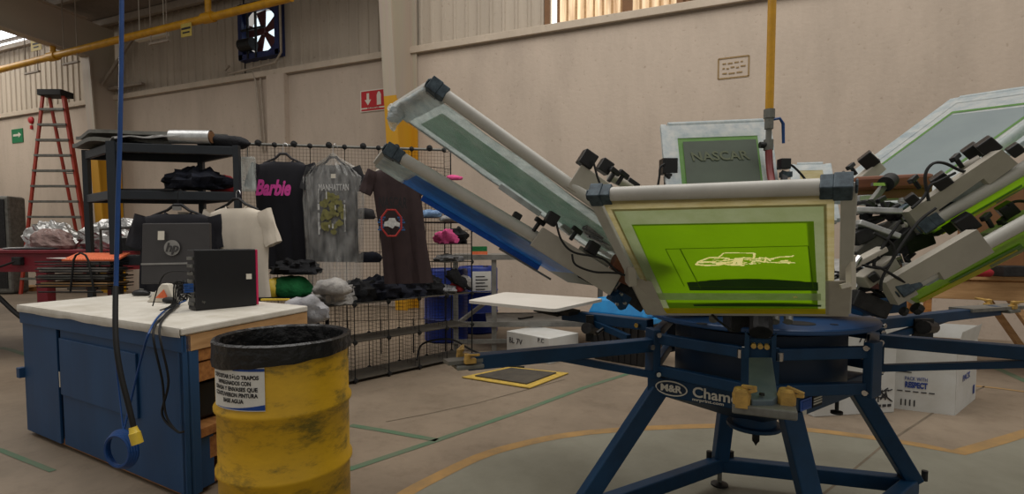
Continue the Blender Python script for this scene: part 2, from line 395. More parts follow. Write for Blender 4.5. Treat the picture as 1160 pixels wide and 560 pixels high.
ring_px = [(440, 575), (462, 558), (500, 538), (540, 519), (575, 507.5), (620, 497), (660, 491), (700, 487.5), (740, 485), (800, 483), (860, 483.5), (900, 486), (940, 490), (1010, 499)]
ring = curve([zc(*p) for p in ring_px], 4)+[zc(1050, 506), zc(1086, 513), zc(1125, 502), zc(1165, 490), zc(1240, 468)]
pg = [V((p.x, p.y, .0012)) for p in ring]+[V((4.2, 1.2, .0012)), V((2.5, -.6, .0012)), V((-1.6, -.4, .0012))]
struct('floor_paint', MB().add(pg, [tuple(range(len(pg)))]), M['gpaint'], fl)
line('floor_line', ring, .085, M['opaint'])
line('floor_joint', [zc(1115, 438), zc(1060, 466), zc(1000, 505), zc(952, 545), zc(930, 562)], .014, M['joint'])
line('floor_joint', [zc(437, 478), zc(480, 470), zc(540, 457), zc(640, 430)], .012, M['joint'])
line('floor_line', [zc(1100, 437), zc(1130, 440), zc(1175, 446)], .05, M['opaint'])

# back wall: rendered masonry, a ledge, steel cladding above
wall = struct('wall_back', MB().box((-8, YW+.15, ZT/2), (56, .3, ZT)), M['wall'])
struct('trim_1', MB().box((-8, YW-.04, ZT+.07), (56, .10, .13)), M['trimp'], bevel=.01)
struct('trim_2', MB().box((-8, YW-.005, ZT-.0), (56, .05, .03)), M['steelbeige'])
cl = MB(); wx0, wx1 = atY(622, 20, YW).x, atY(770, 5, YW).x
fx0, fx1 = atY(273, 40, YW).x+.05, atY(322, 40, YW).x-.05
def clad(x0, x1, z0, z1, mb):
    pr = []; x = x0
    while x < x1-1e-6:
        e = min(x+.25, x1)
        pr += [(x, 0), (min(x+.17, e), 0), (min(x+.19, e), .03), (min(x+.23, e), .03)]; x = e
    pr.append((x1, 0)); pr = [(a, YW+.06-b) for a, b in pr]
    mb.add([V((a, b, z)) for a, b in pr for z in (z0, z1)], [(2*i, 2*i+2, 2*i+3, 2*i+1) for i in range(len(pr)-1)])
ZC0, ZC1 = 5.0, 9.5
clad(-34, fx0, ZC0, ZC1, cl); clad(fx0, fx1, ZC0, 5.37, cl); clad(fx0, fx1, 6.6, ZC1, cl); clad(fx1, wx0, ZC0, ZC1, cl); clad(wx1+1.6, 14, ZC0, ZC1, cl)
struct('wall_upper', cl, M['clad'])
w = struct('window_1', MB().box(((wx0+wx1)/2, YW+.02, 5.05), (wx1-wx0, .06, .05)), M['steelbeige'])
rb = MB(); n = 96; xs = [wx0+(wx1-wx0)*i/n for i in range(n+1)]
rb.add([V((x, YW+.1+.03*math.sin(i/n*2*PI*12), z)) for i, x in enumerate(xs) for z in (5.0, 7.5)], [(2*i, 2*i+2, 2*i+3, 2*i+1) for i in range(n)])
struct('ribbed_pane', rb, M['ribglass'], w)
rb = MB()
for i in range(1, 14): rb.box((wx0+(wx1-wx0)*i/14, YW+.07, 6.2), (.035, .02, 2.4))
struct('pane_ribs', rb, M['woodp'], w)
struct('open_gap', MB().box((wx0+.08, YW+.05, 6.2), (.09, .02, 2.4)), M['fanlight'], w)
fr = MB()
for x, ww in ((wx0-.04, .09), (wx0+.32*(wx1-wx0)*.0+.16, .03), (wx0+(wx1-wx0)*.62, .16), (wx1, .1)): fr.box((x, YW+.03, 6.2), (ww, .06, 2.4))
struct('window_frame', fr, M['brownb'], w)
struct('wall_opening_back', MB().box(((wx1+.8), YW+.3, 6.5), (1.7, .04, 3.2)), M['brownb'])
p = struct('trim_3', MB().box(((wx1+.8), YW+.02, 5.06), (1.6, .05, .06)), M['brownb'])
cr = MB()
for k in range(5): cr.bar((wx1+.1+k*.33, YW+.05, 5.0), (wx1+.35+k*.33, YW+.05, 7), .05, .05)
struct('trim_4', cr, M['brownb'])

# roof sheets and purlins over the rear bays
def roofz(y): return ZE+.02+.10*(YW-y)
rf = MB()
def rsheet(x0, x1, y0, y1): rf.hexa([(x0, y1, roofz(y1)), (x1, y1, roofz(y1)), (x1, y0, roofz(y0)), (x0, y0, roofz(y0))], [(x0, y1, roofz(y1)+.04), (x1, y1, roofz(y1)+.04), (x1, y0, roofz(y0)+.04), (x0, y0, roofz(y0)+.04)])
rsheet(-44, -16.2, 1, YW+.2); rsheet(-16.2, -6, 4, YW+.2)
struct('ceiling', rf, M['roof'])
def rp(px, py):
    r = ray(px, py); t = (ZE+.02+.1*YW-CAM.z-.1*0)/(r.z+.1*r.y); return CAM+r*t
for (ya, yb) in ((34, 43), (49, 54)):
    q0_, q1_ = rp(0, ya), rp(0, yb); y0_, y1_ = q0_.y, q1_.y; xa_ = min(q0_.x, q1_.x)-5; xb_ = rp(62, 43).x
    sk = MB(); sk.hexa(*[[(x, y, roofz(y)+dz) for x, y in ((xa_, y1_), (xb_, y1_), (xb_, y0_), (xa_, y0_))] for dz in (-.06, -.03)])
    struct('skylight', sk, M['skylight'])
for y in (8.6, 7.6, 6.5, 5.4, 4.4):
    struct('roof_purlin', MB().box((-19, y, roofz(y)-.1), (28, .08, .16)), M['steelbeige'])

# portal frames: tapered columns with rafters
def portal(x, wfl=.22, y_b=8.35, y_t=7.75, ztop=6.55, raft=True):
    mb = MB(); yw = YW-.02
    mb.prism([(x-.012, yw, 0), (x-.012, y_b, 0), (x-.012, y_t, ztop), (x-.012, yw, ztop+.5)], (.024, 0, 0))
    mb.bar((x, y_b, 0), (x, y_t, ztop), .03, wfl, V((1, 0, 0)))
    mb.box((x, yw-.02, (ztop+.3)/2), (wfl, .03, ztop+.3))
    if raft:
        for (z0, y0, z1, y1) in ((ztop-.05, y_t, roofz(2)-.75, 2.0),):
            mb.prism([(x-.012, yw, ztop-.1), (x-.012, y0, z0), (x-.012, y1, z1), (x-.012, y1, z1+.55), (x-.012, yw, ztop+.75)], (.024, 0, 0))
            mb.bar((x, y0, z0), (x, y1, z1), wfl, .03)
            mb.bar((x, yw, ztop+.75), (x, y1, z1+.55), wfl, .03)
    return mb
c1 = atY(452, 150, 8.4)
struct('column_right', portal(c1.x, .26, 8.42, 7.9, 7.2, False), M['column'])
c2 = atY(121, 180, 8.6)
def atX(px, py, X): r = ray(px, py); return CAM+r*(X/r.x)
kn, r1_, t0_, t1_ = atX(97, 64, c2.x), atX(0, 31, c2.x), atX(134, 26, c2.x), atX(36, 1, c2.x)
mb = MB(); yw = YW-.02; X_ = c2.x
mb.prism([(X_, yw, 0), (X_, 8.45, 0), (X_, kn.y, kn.z), (X_, yw, kn.z)], (.024, 0, 0))
mb.bar((X_, 8.45, 0), (X_, kn.y, kn.z), .03, .3, V((1, 0, 0))); mb.box((X_, yw-.02, kn.z/2), (.3, .03, kn.z))
sl = (r1_.z-kn.z)/(r1_.y-kn.y); y9 = 1.0
lo = lambda y: kn.z+sl*(y-kn.y)
dph = roofz(kn.y)-kn.z-.18
mb.prism([(X_, yw, kn.z), (X_, kn.y, kn.z), (X_, y9, lo(y9)), (X_, y9, lo(y9)+dph), (X_, kn.y, kn.z+dph), (X_, yw, kn.z+dph-.05)], (.024, 0, 0))
mb.bar((X_, kn.y, kn.z), (X_, y9, lo(y9)), .28, .03); mb.bar((X_, kn.y, kn.z+dph), (X_, y9, lo(y9)+dph), .28, .03)
struct('column_left', mb, M['column'])
br = MB(); br.bar((c2.x+.1, 8.5, 5.25), (c2.x+1.0, 8.8, 6.5), .06, .06); br.bar((c2.x+.05, 8.7, 5.2), (c2.x+1.2, 8.8, 5.25), .1, .06)
struct('column_brace', br, M['steelbeige'])
pil = atY(318, 150, YW)
struct('wall_pilaster', MB().box((pil.x, YW-.06, ZT/2), (.5, .14, ZT)), M['wall'])

# fan in the cladding
fc = V(((fx0+fx1)/2, YW, 5.98))
fan = thing('exhaust_fan', 'blue square wall exhaust fan with brown blades and daylight behind, high in the cladding', 'fan', (fc.x, YW-.1, 5.38))
fw, fh = fx1-fx0, 1.2; mb = MB()
for s in (-1, 1):
    mb.box((fc.x+s*(fw/2-.05), YW-.02, fc.z), (.12, .2, fh)); mb.box((fc.x, YW-.02, fc.z+s*(fh/2-.05)), (fw, .2, .12))
Rf = .5; ring_o = [V((fc.x+math.cos(a*PI/18)*(fw/2), YW-.03, fc.z+math.sin(a*PI/18)*fh/2)) for a in range(36)]
rg = []
for a in range(36):
    c_, s_ = math.cos(a*PI/18), math.sin(a*PI/18); k = min(.5*fw/max(abs(c_), 1e-6), .5*fh/max(abs(s_), 1e-6))
    rg.append((V((fc.x+c_*Rf*.98, YW-.03, fc.z+s_*Rf*.98)), V((fc.x+c_*k, YW-.03, fc.z+s_*k))))
for i in range(36): mb.add([rg[i][0], rg[i][1], rg[(i+1) % 36][1], rg[(i+1) % 36][0]], [(0, 1, 2, 3)])
mb.build('frame', M['fanblue'], fan)
MB().lathe((fc.x, YW+.16, fc.z), [(0, 0), (Rf, 0)], 36, V((0, -1, 0)), False).build('louvre_opening', M['fanlight'], fan)
for k in range(5):
    a = k*2*PI/5+.5; d = V((math.cos(a), 0, math.sin(a))); e = V((-math.sin(a), 0, math.cos(a)))
    q = [fc+d*.06-e*.05, fc+d*.46-e*.15, fc+d*.47+e*.13, fc+d*.06+e*.05]
    q = [v+V((0, .05, 0)) for v in q]; MB().prism(q, (0, .02, 0)).build('blade', M['fanred'], fan)
MB().cyl(fc+V((0, -.02, 0)), fc+V((0, .1, 0)), .09).build('hub', M['fanred'], fan, smooth=True)
mb = MB()
for k in (-.3, -.06): mb.bar(fc+V((k, -.12, -.6)), fc+V((k, -.12, .6)), .04, .04)
mb.bar(fc+V((-.5, -.12, .03)), fc+V((.2, -.12, .03)), .04, .04)
mb.build('support_bars', M['dark'], fan)
MB().cyl(fc+V((-.42, -.2, -.33)), fc+V((-.05, -.2, -.33)), .13).build('motor', M['dark'], fan, smooth=True)
cd = MB(); a = atY(291, 84, YW-.05); b = atY(297, 172, YW-.05)
cd.tube([V((a.x-.08, YW-.08, ZT+.14)), V((a.x, YW-.08, ZT-.1)), b], .022); cd.tube([V((a.x+.1, YW-.05, ZT)), b+V((.1, 0, 0))], .016)
cd.tube([V((fx0-.3, YW-.12, 5.3)), V((fx0-.45, YW-.12, 5.2)), V((fx0-.3, YW-.12, 5.12)), V((fx1-.1, YW-.12, 5.2)), V((fx1+.07, YW-.12, 5.4)), V((fx1+.07, YW-.12, 6.7))], .025)
tag(cd.build('conduit', M['conduit'], smooth=True), 'thin painted conduit running from the fan down the beige wall', 'conduit')

# signs and marks on the wall
def plateY(x0, y0, x1, y1, Y, th=.015):
    a, b, c_, d = atY(x0, y0, Y), atY(x1, y0, Y), atY(x1, y1, Y), atY(x0, y1, Y)
    return a, b, c_, d
a = atY(408, 95, YW-.02); b = atY(438, 118, YW-.02)
cx, cz = (a.x+b.x)/2, 4.17; sw, sh = b.x-a.x, .43
s = thing('fire_extinguisher_sign', 'red sign with a white down arrow and extinguisher picture on the wall', 'sign', (cx, YW-.01, cz-sh/2))
MB().box((cx, YW-.012, cz), (sw, .02, sh)).build('board', M['labelw'], s)
MB().box((cx, YW-.024, cz+.03), (sw*.92, .004, sh*.76)).build('red_panel', M['signred'], s)
MB().box((cx, YW-.024, cz-sh*.42), (sw*.92, .004, sh*.08)).build('red_panel', M['signred'], s)
ar = MB(); y = YW-.03; X0 = cx-sw*.2
ar.prism([(X0-.03, y, cz+.15), (X0+.03, y, cz+.15), (X0+.03, y, cz+.02), (X0+.08, y, cz+.02), (X0, y, cz-.09), (X0-.08, y, cz+.02), (X0-.03, y, cz+.02)], (0, .004, 0))
X1 = cx+sw*.22
ar.prism([(X1-.05, y, cz-.1), (X1+.05, y, cz-.1), (X1+.05, y, cz+.1), (X1+.02, y, cz+.16), (X1-.02, y, cz+.16), (X1-.05, y, cz+.1)], (0, .004, 0))
ar.build('pictogram', M['labelw'], s)
text('EXTINTOR', .06, M['signred'], s, (cx, YW-.03, cz-sh*.34), (1, 0, 0), (0, 0, 1))

a = atY(13, 147, YW-.02); b = atY(26, 161, YW-.02); cx, cz = (a.x+b.x)/2, (a.z+b.z)/2; sw = b.x-a.x; sh = a.z-b.z
s = thing('exit_sign', 'small green sign with a white arrow mark left of the ladder', 'sign', (cx, YW-.01, cz-sh/2))
MB().box((cx, YW-.012, cz), (sw, .02, sh)).build('board', M['signgreen'], s)
mb = MB(); mb.box((cx-.05, YW-.026, cz+.02), (sw*.5, .004, .06)); mb.prism([(cx+sw*.15, YW-.028, cz+.1), (cx+sw*.38, YW-.028, cz+.02), (cx+sw*.15, YW-.028, cz-.06)], (0, .004, 0)); mb.build('arrow', M['labelw'], s)
al = atY(33.5, 136, YW-.06)
t = thing('fire_alarm_bell', 'small red fire alarm bell under the ledge left of the ladder', 'alarm', (al.x, YW-.05, al.z-.15))
MB().lathe((al.x, YW, al.z), [(.1, 0), (.1, .04), (.07, .07), (0, .08)], 20, V((0, -1, 0))).build('gong', M['signred'], t, smooth=True)
MB().box((al.x, YW-.02, al.z-.2), (.08, .05, .1)).build('striker_box', M['signred'], t)
def boxmark(x0, y0, x1, y1, label, rows):
    a = atY(x0, y0, YW-.004); b = atY(x1, y1, YW-.004); Y = YW-.004; w_ = .022; mb = MB(); cx, cz = (a.x+b.x)/2, (a.z+b.z)/2
    W, Hh = abs(b.x-a.x), abs(a.z-b.z)
    for z in (cz-Hh/2, cz+Hh/2): mb.box((cx, Y, z), (W, .006, w_))
    for x in (cx-W/2, cx+W/2): mb.box((x, Y, cz), (w_, .006, Hh))
    for i in range(rows):
        zz = cz+Hh*(.25-.25*i); k = a.x+.06
        while k < b.x-.1:
            l = random.uniform(.03, .09); mb.box((k+l/2, Y, zz+random.uniform(-.01, .01)), (l, .006, .02)); k += l+.025
    tag(mb.build('wall_marking', M['outline']), label, 'marking')
boxmark(814, 67, 848, 86, 'ochre hand-drawn rectangle with scribbles on the bare beige wall', 3)
boxmark(311, 135, 321, 146, 'small ochre hand-drawn square on the wall pilaster', 1)

# gas pipe on hangers
gp = thing('gas_pipe', 'yellow overhead gas pipe running along the wall at upper left', 'pipe', atY(150, 41, 7.6))
Yp = 7.55
pts = [atY(x, y, Yp) for x, y in ((-160, 121), (0, 79), (130, 46), (250, 17), (330, -3))]
z_ = sum(p.z for p in pts[1:4])/3
MB().tube([V((p.x, Yp, p.z)) for p in pts], .075, 12).build('pipe', M['pipey'], gp, smooth=True)
for x, y in ((60, 64), (236, 20)):
    q = atY(x, y, Yp)
    MB().cyl(q-V((.14, 0, 0)), q+V((.14, 0, 0)), .1).build('coupling', M['pipey'], gp, smooth=True)
    MB().cyl(q, q+V((0, 0, .5)), .06).build('branch', M['pipey'], gp, smooth=True)
for x, y in ((36, 75), (80, 64), (180, 40)):
    q = atY(x, y+2, Yp); mb = MB().box(q+V((0, 0, -.11)), (.6, .05, .04))
    mb.tube([q+V((-.25, 0, -.1)), V((q.x-.25, Yp, roofz(Yp)-.1))], .012); mb.tube([q+V((.25, 0, -.1)), V((q.x+.25, Yp, roofz(Yp)-.1))], .012)
    mb.build('hanger', M['steelbeige'], gp)
for x, y in ((41, 51), (211, 34)):
    q = atY(x, y, Yp-.1); s = thing('pipe_tag', 'faded yellow tag on the gas pipe, %s' % ('left one by the skylight' if x < 100 else 'right one nearer the fan'), 'tag', q+V((0, 0, -.14)))
    MB().box(q, (.42 if x < 100 else .3, .01, .26)).build('plate', M['signy'], s)
    mb = MB(); mb.box(q+V((0, -.008, .03)), (.26, .004, .04)); mb.box(q+V((0, -.008, -.05)), (.2, .004, .03)); mb.build('lettering', M['boxdark'], s)
for x, y in ((172, 41),):
    q = atY(x, y+1, 7.9); tag(MB().box(q, (1.0, .1, .08)).tube([q-V((.4, 0, 0)), V((q.x-.4, q.y, roofz(q.y)-.08))], .01, 6).tube([q+V((.4, 0, 0)), V((q.x+.4, q.y, roofz(q.y)-.08))], .01, 6).build('fluorescent_batten', M['labelw'], bevel=.01), 'short white fluorescent batten under the yellow gas pipe', 'lamp')

# blue cable dropping from the roof, ending in the yellow plug
def xyz(x, y, d): return at(x, y, d)
c_top = at(137, -60, 2.62)
cab = thing('power_drop_cable', 'blue air hose and black cable hanging from the ceiling in front of the blue desk', 'cable', (c_top.x, c_top.y, .2))
pts = [at(138, -60, 2.62), at(137.5, 60, 2.62), at(136, 150, 2.62), at(133.5, 230, 2.62), at(131.5, 320, 2.6), at(131, 360, 2.55)]
MB().tube(curve(pts, 6), .0105, 8).build('hose', M['hose'], cab, smooth=True)
pts = [at(131, 325, 2.585), at(131, 380, 2.5), at(136, 420, 2.47), at(147, 465, 2.46), at(152, 488, 2.46)]
MB().tube(curve(pts, 6), .0125, 8).build('black_cable', M['rubber'], cab, smooth=True)
a, b = at(150.5, 484, 2.46), at(156, 503, 2.46)
pl = MB().tube([a, a.lerp(b, .3), a.lerp(b, .35), b], [.017, .021, .025, .025], 14).build('plug', M['plug'], cab, smooth=True)

# yellow riser pipe with valve over the press
r0 = at(871.5, -80, 2.95); r1 = at(871.5, 126, 2.95); r0 = V((r1.x, r1.y, 3.6))
ap = thing('air_supply_pipe', 'yellow vertical pipe with a blue-handled valve and dark red hose over the press', 'pipe', (r1.x, r1.y, r1.z-.45))
MB().cyl(r0, r1, .022, 14).build('pipe', M['pipey'], ap, smooth=True)
va = MB(); va.cyl(r1+V((0, 0, .01)), r1+V((0, 0, -.04)), .03, 8); va.cyl(r1+V((0, 0, -.04)), r1+V((0, 0, -.1)), .024, 12); va.cyl(r1+V((0, 0, -.1)), r1+V((0, 0, -.19)), .016, 10); va.cyl(r1+V((0, 0, -.16)), r1+V((0, 0, -.22)), .026, 8)
va.build('valve_body', M['greym'], ap, smooth=True)
q = r1+V((0, 0, -.05)); va = MB(); va.tube([q, q+Rh*.06+V((0, 0, .01)), q+Rh*.08+V((0, 0, -.02)), q+Rh*.085+V((0, 0, -.13))], [.008, .008, .009, .008], 8)
va.build('valve_handle', M['hose'], ap, smooth=True)
MB().tube(curve([r1+V((0, 0, -.2)), at(872, 190, 2.93), at(875, 212, 2.85), at(880, 250, 2.6)], 5), .02, 10).build('rubber_hose', M['hosered'], ap, smooth=True)
g = at(860, 172, 2.93)
MB().cyl(r1+V((0, 0, -.19))-Rh*.05, r1+V((0, 0, -.19)), .018, 12).build('gauge', M['dark'], ap, smooth=True)
# =============================================================== left side
# red stepladder
def ladder():
    d = 13.2; T0, T1 = at(51, 108, d), at(75, 108, d); zt = T0.z
    s1 = (T1-T0).normalized(); s1.z = 0; s1.normalize(); fwd = V((0, 0, 1)).cross(s1)  # away
    mid = (T0+T1)/2; base = V((mid.x, mid.y, 0))
    t = thing('stepladder', 'tall orange-red stepladder with black top standing by the left wall', 'ladder', base)
    wt, wb = .25, .92
    def fr(sgn, z): k = 1-z/zt; return base+s1*sgn*(wt+(wb-wt)*k)-fwd*(.1+.45*k)*.8+V((0, 0, z))+s1*.20*k
    def bk(sgn, z): k = 1-z/zt; return base+s1*sgn*(wt*.8-.10*k)+fwd*(.05+.7*k)*.8+s1*(.22*k)+V((0, 0, z))
    for sgn in (-1, 1):
        MB().bar(fr(sgn, 0), fr(sgn, zt), .06, .05, fwd).build('front_rail', M['red'], t)
        MB().bar(bk(sgn, 0), bk(sgn, zt-.05), .055, .05, fwd).build('rear_rail', M['red'], t)
    n = 13
    for i in range(1, n):
        z = zt*i/n; MB().box((fr(-1, z)+fr(1, z))/2, ((fr(1, z)-fr(-1, z)).length, .14, .05), s1).build('step', M['greym'], t)
    for i in range(2, n, 3):
        z = zt*i/n; MB().bar(bk(-1, z), bk(1, z), .03, .02).build('rear_brace', M['greym'], t)
    MB().box(mid+V((0, 0, .03)), (.6, .4, .15), s1).build('top_cap', M['rubber'], t, bevel=.015)
ladder()

# red machine table far left
def redtable():
    z = at(104, 283.5, 5.6).z
    x = (Rh-Fh*.06).normalized(); y = V((0, 0, 1)).cross(x)
    p1 = at(104, 283.5, 5.6)
    def Q(u, v, zz): q = p1-x*u+y*v; return V((q.x, q.y, zz))
    t = thing('red_machine_table', 'dark red steel machine table with thick apron behind the blue desk', 'table', Q(1.6, .5, 0))
    MB().box(Q(1.6, .55, z-.02), (3.2, 1.1, .04), x).build('table_top', M['redd'], t, bevel=.008)
    mb = MB(); mb.box(Q(1.6, .05, z-.14), (3.16, .05, .2), x); mb.box(Q(1.6, 1.05, z-.14), (3.16, .05, .2), x); mb.box(Q(.03, .55, z-.14), (.05, 1.0, .2), x)
    mb.build('apron', M['redd'], t)
    for u, v in ((.62, .08), (.62, 1.0), (2.6, .08), (2.6, 1.0)):
        MB().box(Q(u, v, (z-.24)/2), (.12, .1, z-.24), x).build('leg', M['redd'], t)
    MB().box(Q(.85, 0, z-.12), (.1, .06, .09), x).build('switch_box', M['dark'], t, bevel=.01)
    mb = MB(); mb.tube(curve([Q(.85, -.02, z-.12), Q(1.1, -.06, z-.2), Q(1.3, -.06, z-.14)], 6), .012); mb.tube(curve([Q(1.35, .0, z-.25), Q(1.2, .1, .7), Q(.9, .1, .45), Q(.6, .1, .4)], 6), .025)
    mb.tube(curve([Q(1.42, .0, z-.25), Q(1.42, -.05, .8), Q(1.4, 0, .3)], 6), .02); mb.box(Q(1.4, 0, .3), (.12, .1, .22), x)
    mb.build('cable', M['rubber'], t, smooth=True)
    MB().box(Q(1.42, -.01, z-.16), (.07, .01, .07), x).build('sticker', M['labelw'], t)
    return Q, x, z
Q, rx, rz = redtable()
def crumple(c, size, X, seed, amp=.18):
    mb = MB(); n = 14
    def f(u, v): return None
    mb.blob(V(c)+V((0, 0, size[2]*.3)), (size[0]/2, size[1]/2, size[2]*.62), amp, 3.5, seed, 30, 16, True, X); return mb
tag(crumple(Q(1.2, .75, rz), (.6, .42, .36), rx, 3).build('foil_bundle', M['foil']), 'foil-wrapped bundle on the red table, left one at the photo edge', 'bundle', 'foil bundles on the red table')
tag(crumple(Q(.3, .7, rz), (.95, .4, .38), rx, 5).build('foil_bundle', M['foil']), 'longer foil-wrapped bundle on the red table near the black rack', 'bundle', 'foil bundles on the red table')
tag(crumple(Q(.86, .42, rz), (.46, .3, .26), rx, 8, .12).build('plastic_bundle', M['plastic']), 'hazy pinkish plastic-wrapped bundle between the two foil bundles', 'bundle')
tag(MB().blob(Q(.85, .16, rz+.012), (.33, .1, .022), .1, 2, 4, 24, 8, True, rx).build('wiper_blade', M['black'], smooth=True), 'thin black flat tool lying on the red table edge', 'tool')
# grey panel standing by the far wall
pn = at(3, 234, 13)
t = thing('grey_cabinet', 'dark grey upright panel cabinet at the far left edge', 'cabinet', (pn.x-.2, pn.y, 0))
MB().box((pn.x-.2, pn.y, 1.23), (.95, .5, 2.42), Rh).build('body', M['greym'], t, bevel=.06)
MB().box((pn.x-.2, pn.y, .88)-Fh*.0 if False else V((pn.x-.2, pn.y, 1.25))-Fh*.255, (.8, .02, 2.2), Rh).build('front_panel', M['dark'], t)
# timber pallets and clutter on the far floor
for i, (px, py, w_, lab) in enumerate(((8, 330, 1.5, 'low timber pallet on the floor left of the desk'), (80, 318, 1.6, 'timber pallet under the red table'))):
    q = atz(px, py, 0); t = thing('timber_pallet', lab, 'pallet', q)
    mb = MB()
    for k in range(3): mb.box(q+Fh*(k-1)*.45+V((0, 0, .05)), (w_, .1, .1), Rh)
    mb.build('bearers', M['wood'], t); mb = MB()
    for k in range(7): mb.box(q+Rh*(k-3)*w_/6.6+V((0, 0, .112)), (.12, 1.0, .022), Rh)
    mb.build('deck_boards', M['woodp'], t)

# black boltless rack
NL, NR, FL = K(-3.42, 4.5, 0), K(-2.46, 4.7, 0), K(-4.0, 4.94, 0); FR = NR+FL-NL
rk = thing('storage_rack', 'black steel storage rack behind the blue desk', 'shelf', (NL+FR)/2)
zt = [at(131, 168, 4.5).z, at(131, 221, 4.5).z, at(131, 296, 4.5).z, .12]
RT = zt[0]+.05
for p in (NL, NR, FL, FR):
    MB().box(p+V((0, 0, RT/2)), (.05 if p is not NL else .075, .045, RT), Rh).build('post', M['blackm'], rk)
ux, uy = (NR-NL), (FL-NL)
for i, z in enumerate(zt):
    mb = MB()
    for a, b in ((NL, NR), (FL, FR), (NL, FL), (NR, FR)): mb.bar(a+V((0, 0, z)), b+V((0, 0, z)), .03, .075)
    mb.build('shelf_beam', M['blackm'], rk, bevel=.004)
    a, b, c, d = [p+V((0, 0, z+.03)) for p in (NL, NR, FR, FL)]
    MB().hexa([a, b, c, d], [q+V((0, 0, .012)) for q in (a, b, c, d)]).build('shelf_board', M['blackm'], rk)
def RK(u, v, z): return NL+ux*u+uy*v+V((0, 0, z))
zs = [z+.042 for z in zt]
# sheets and roll on top of the rack
def wavy(name, m, u0, u1, v0, v1, z, amp, th, seed, lab, cat, tilt=0):
    def f(u, v):
        p = RK(u0+(u1-u0)*u, v0+(v1-v0)*v, z); p.z += amp*(noise.noise(V((u*3+seed, v*2, 0)))+.6)+tilt*u; return p
    mb = MB().grid(f, 22, 10, th, V((0, 0, 1))); return tag(mb.build(name, m, smooth=False), lab, cat)
wavy('board_stack', M['greym'], -.12, .55, .2, .95, zs[0]+.005, .03, .035, 2, 'dark grey sheet stack lying at the left on top of the rack', 'board')
wavy('large_sheet', M['greym'], -.08, 1.02, .28, 1.0, zs[0]+.085, .028, .03, 7, 'wide dark warped sheet lying on top of the rack', 'sheet')
wavy('silver_sheet', M['foil'], .02, .62, -.02, .3, zs[0]+.01, .03, .012, 11, 'crinkled silver sheet on the front edge of the rack top', 'sheet', .05)
a, b = RK(.5, .12, zs[0]+.075), RK(.8, .02, zs[0]+.075)
t = thing('film_roll', 'silver roll with a cardboard core lying on the rack top', 'roll', (a+b)/2-V((0, 0, .05)))
MB().tube([a, b], .06, 20, False).build('rolled_film', M['alum'], t, smooth=True)
MB().tube([a.lerp(b, .02), b+(b-a)*.02], .052, 20).build('core', M['brownb'], t, smooth=True)
tag(MB().blob(RK(.98, .25, zs[0]+.045), (.26, .12, .07), .2, 2, 21, X=Rh).build('folded_garment', M['darkcloth'], smooth=True), 'dark folded garment at the right end of the rack top', 'garment')
tag(MB().blob(RK(.76, .35, zs[1]+.1), (.3, .17, .12), .34, 4, 31, X=Rh).build('garment_bundle', M['navy'], smooth=True), 'navy bundle of bagged garments on the rack second shelf', 'garment')
tag(MB().blob(RK(1.05, .55, zs[1]+.08), (.12, .12, .1), .14, 2.4, 34, X=Rh).build('garment_bundle', M['redcloth'], smooth=True), 'dark red folded cloth at the right end of the second shelf', 'garment')
tag(MB().box(RK(.35, .2, zs[1]+.008), (.5, .2, .014), Rh).build('flat_board', M['black']), 'thin black board lying on the rack second shelf', 'board')
for i, (u, m, lab) in enumerate(((.66, 'yellow', 'yellow ink jar'), (.76, 'lblue', 'blue ink jar'), (.86, 'redcloth', 'red ink jar'))):
    q = RK(u, .75, zs[2]); t = thing('ink_jar', lab+' on the rack lower shelf behind the shirts', 'jar', q, 'ink jars on the rack')
    MB().lathe(q, [(.05, 0), (.055, .01), (.055, .3 if i != 1 else .34), (.045, .33 if i != 1 else .37)], 18).build('body', M[m], t, smooth=True)
    MB().lathe(q+V((0, 0, .33 if i != 1 else .37)), [(.05, 0), (.05, .035)], 18).build('lid', M['labelw'], t, smooth=True)
# grey bench stand in the rack (bent tube frame)
q = RK(.28, .6, zs[2]); t = thing('bent_tube_stand', 'grey bent tube stand on the rack lower shelf beside the post', 'stand', q)
mb = MB(); mb.tube([q-Rh*.3+V((0, 0, .0)), q-Rh*.3+V((0, 0, .24)), q+Rh*.22+V((0, 0, .27)), q+Rh*.27+V((0, 0, .2)), q+Rh*.29+V((0, 0, 0))], .014, 8)
mb.build('tube', M['greym'], t); MB().box(q+V((0, 0, .1)), (.2, .1, .12), Rh).build('clamp_block', M['dark'], t)

# ------------------------------------------------------------ desk
A, Lc, Rc = atz(206, 372, .9), atz(22, 345, .9), atz(348, 346.5, .9); Bc = Lc+Rc-A
dz = V((0, 0, 1)); ex = (Lc-A); ey = (Rc-A); exn, eyn = ex.normalized(), ey.normalized()
desk = thing('work_desk', 'blue-painted wooden work desk with a white covered top', 'desk', V(((A.x+Bc.x)/2, (A.y+Bc.y)/2, 0)))
def D(u, v, z): q = A+ex*u+ey*v; return V((q.x, q.y, z))
def dquad(u0, u1, v0, v1, z): return [D(u0, v0, z), D(u1, v0, z), D(u1, v1, z), D(u0, v1, z)]
MB().hexa(dquad(-.004, 1.004, -.008, 1.0, .862), dquad(-.004, 1.004, -.008, 1.0, .9)).build('desk_top', M['deskpaper'], desk, bevel=.008)
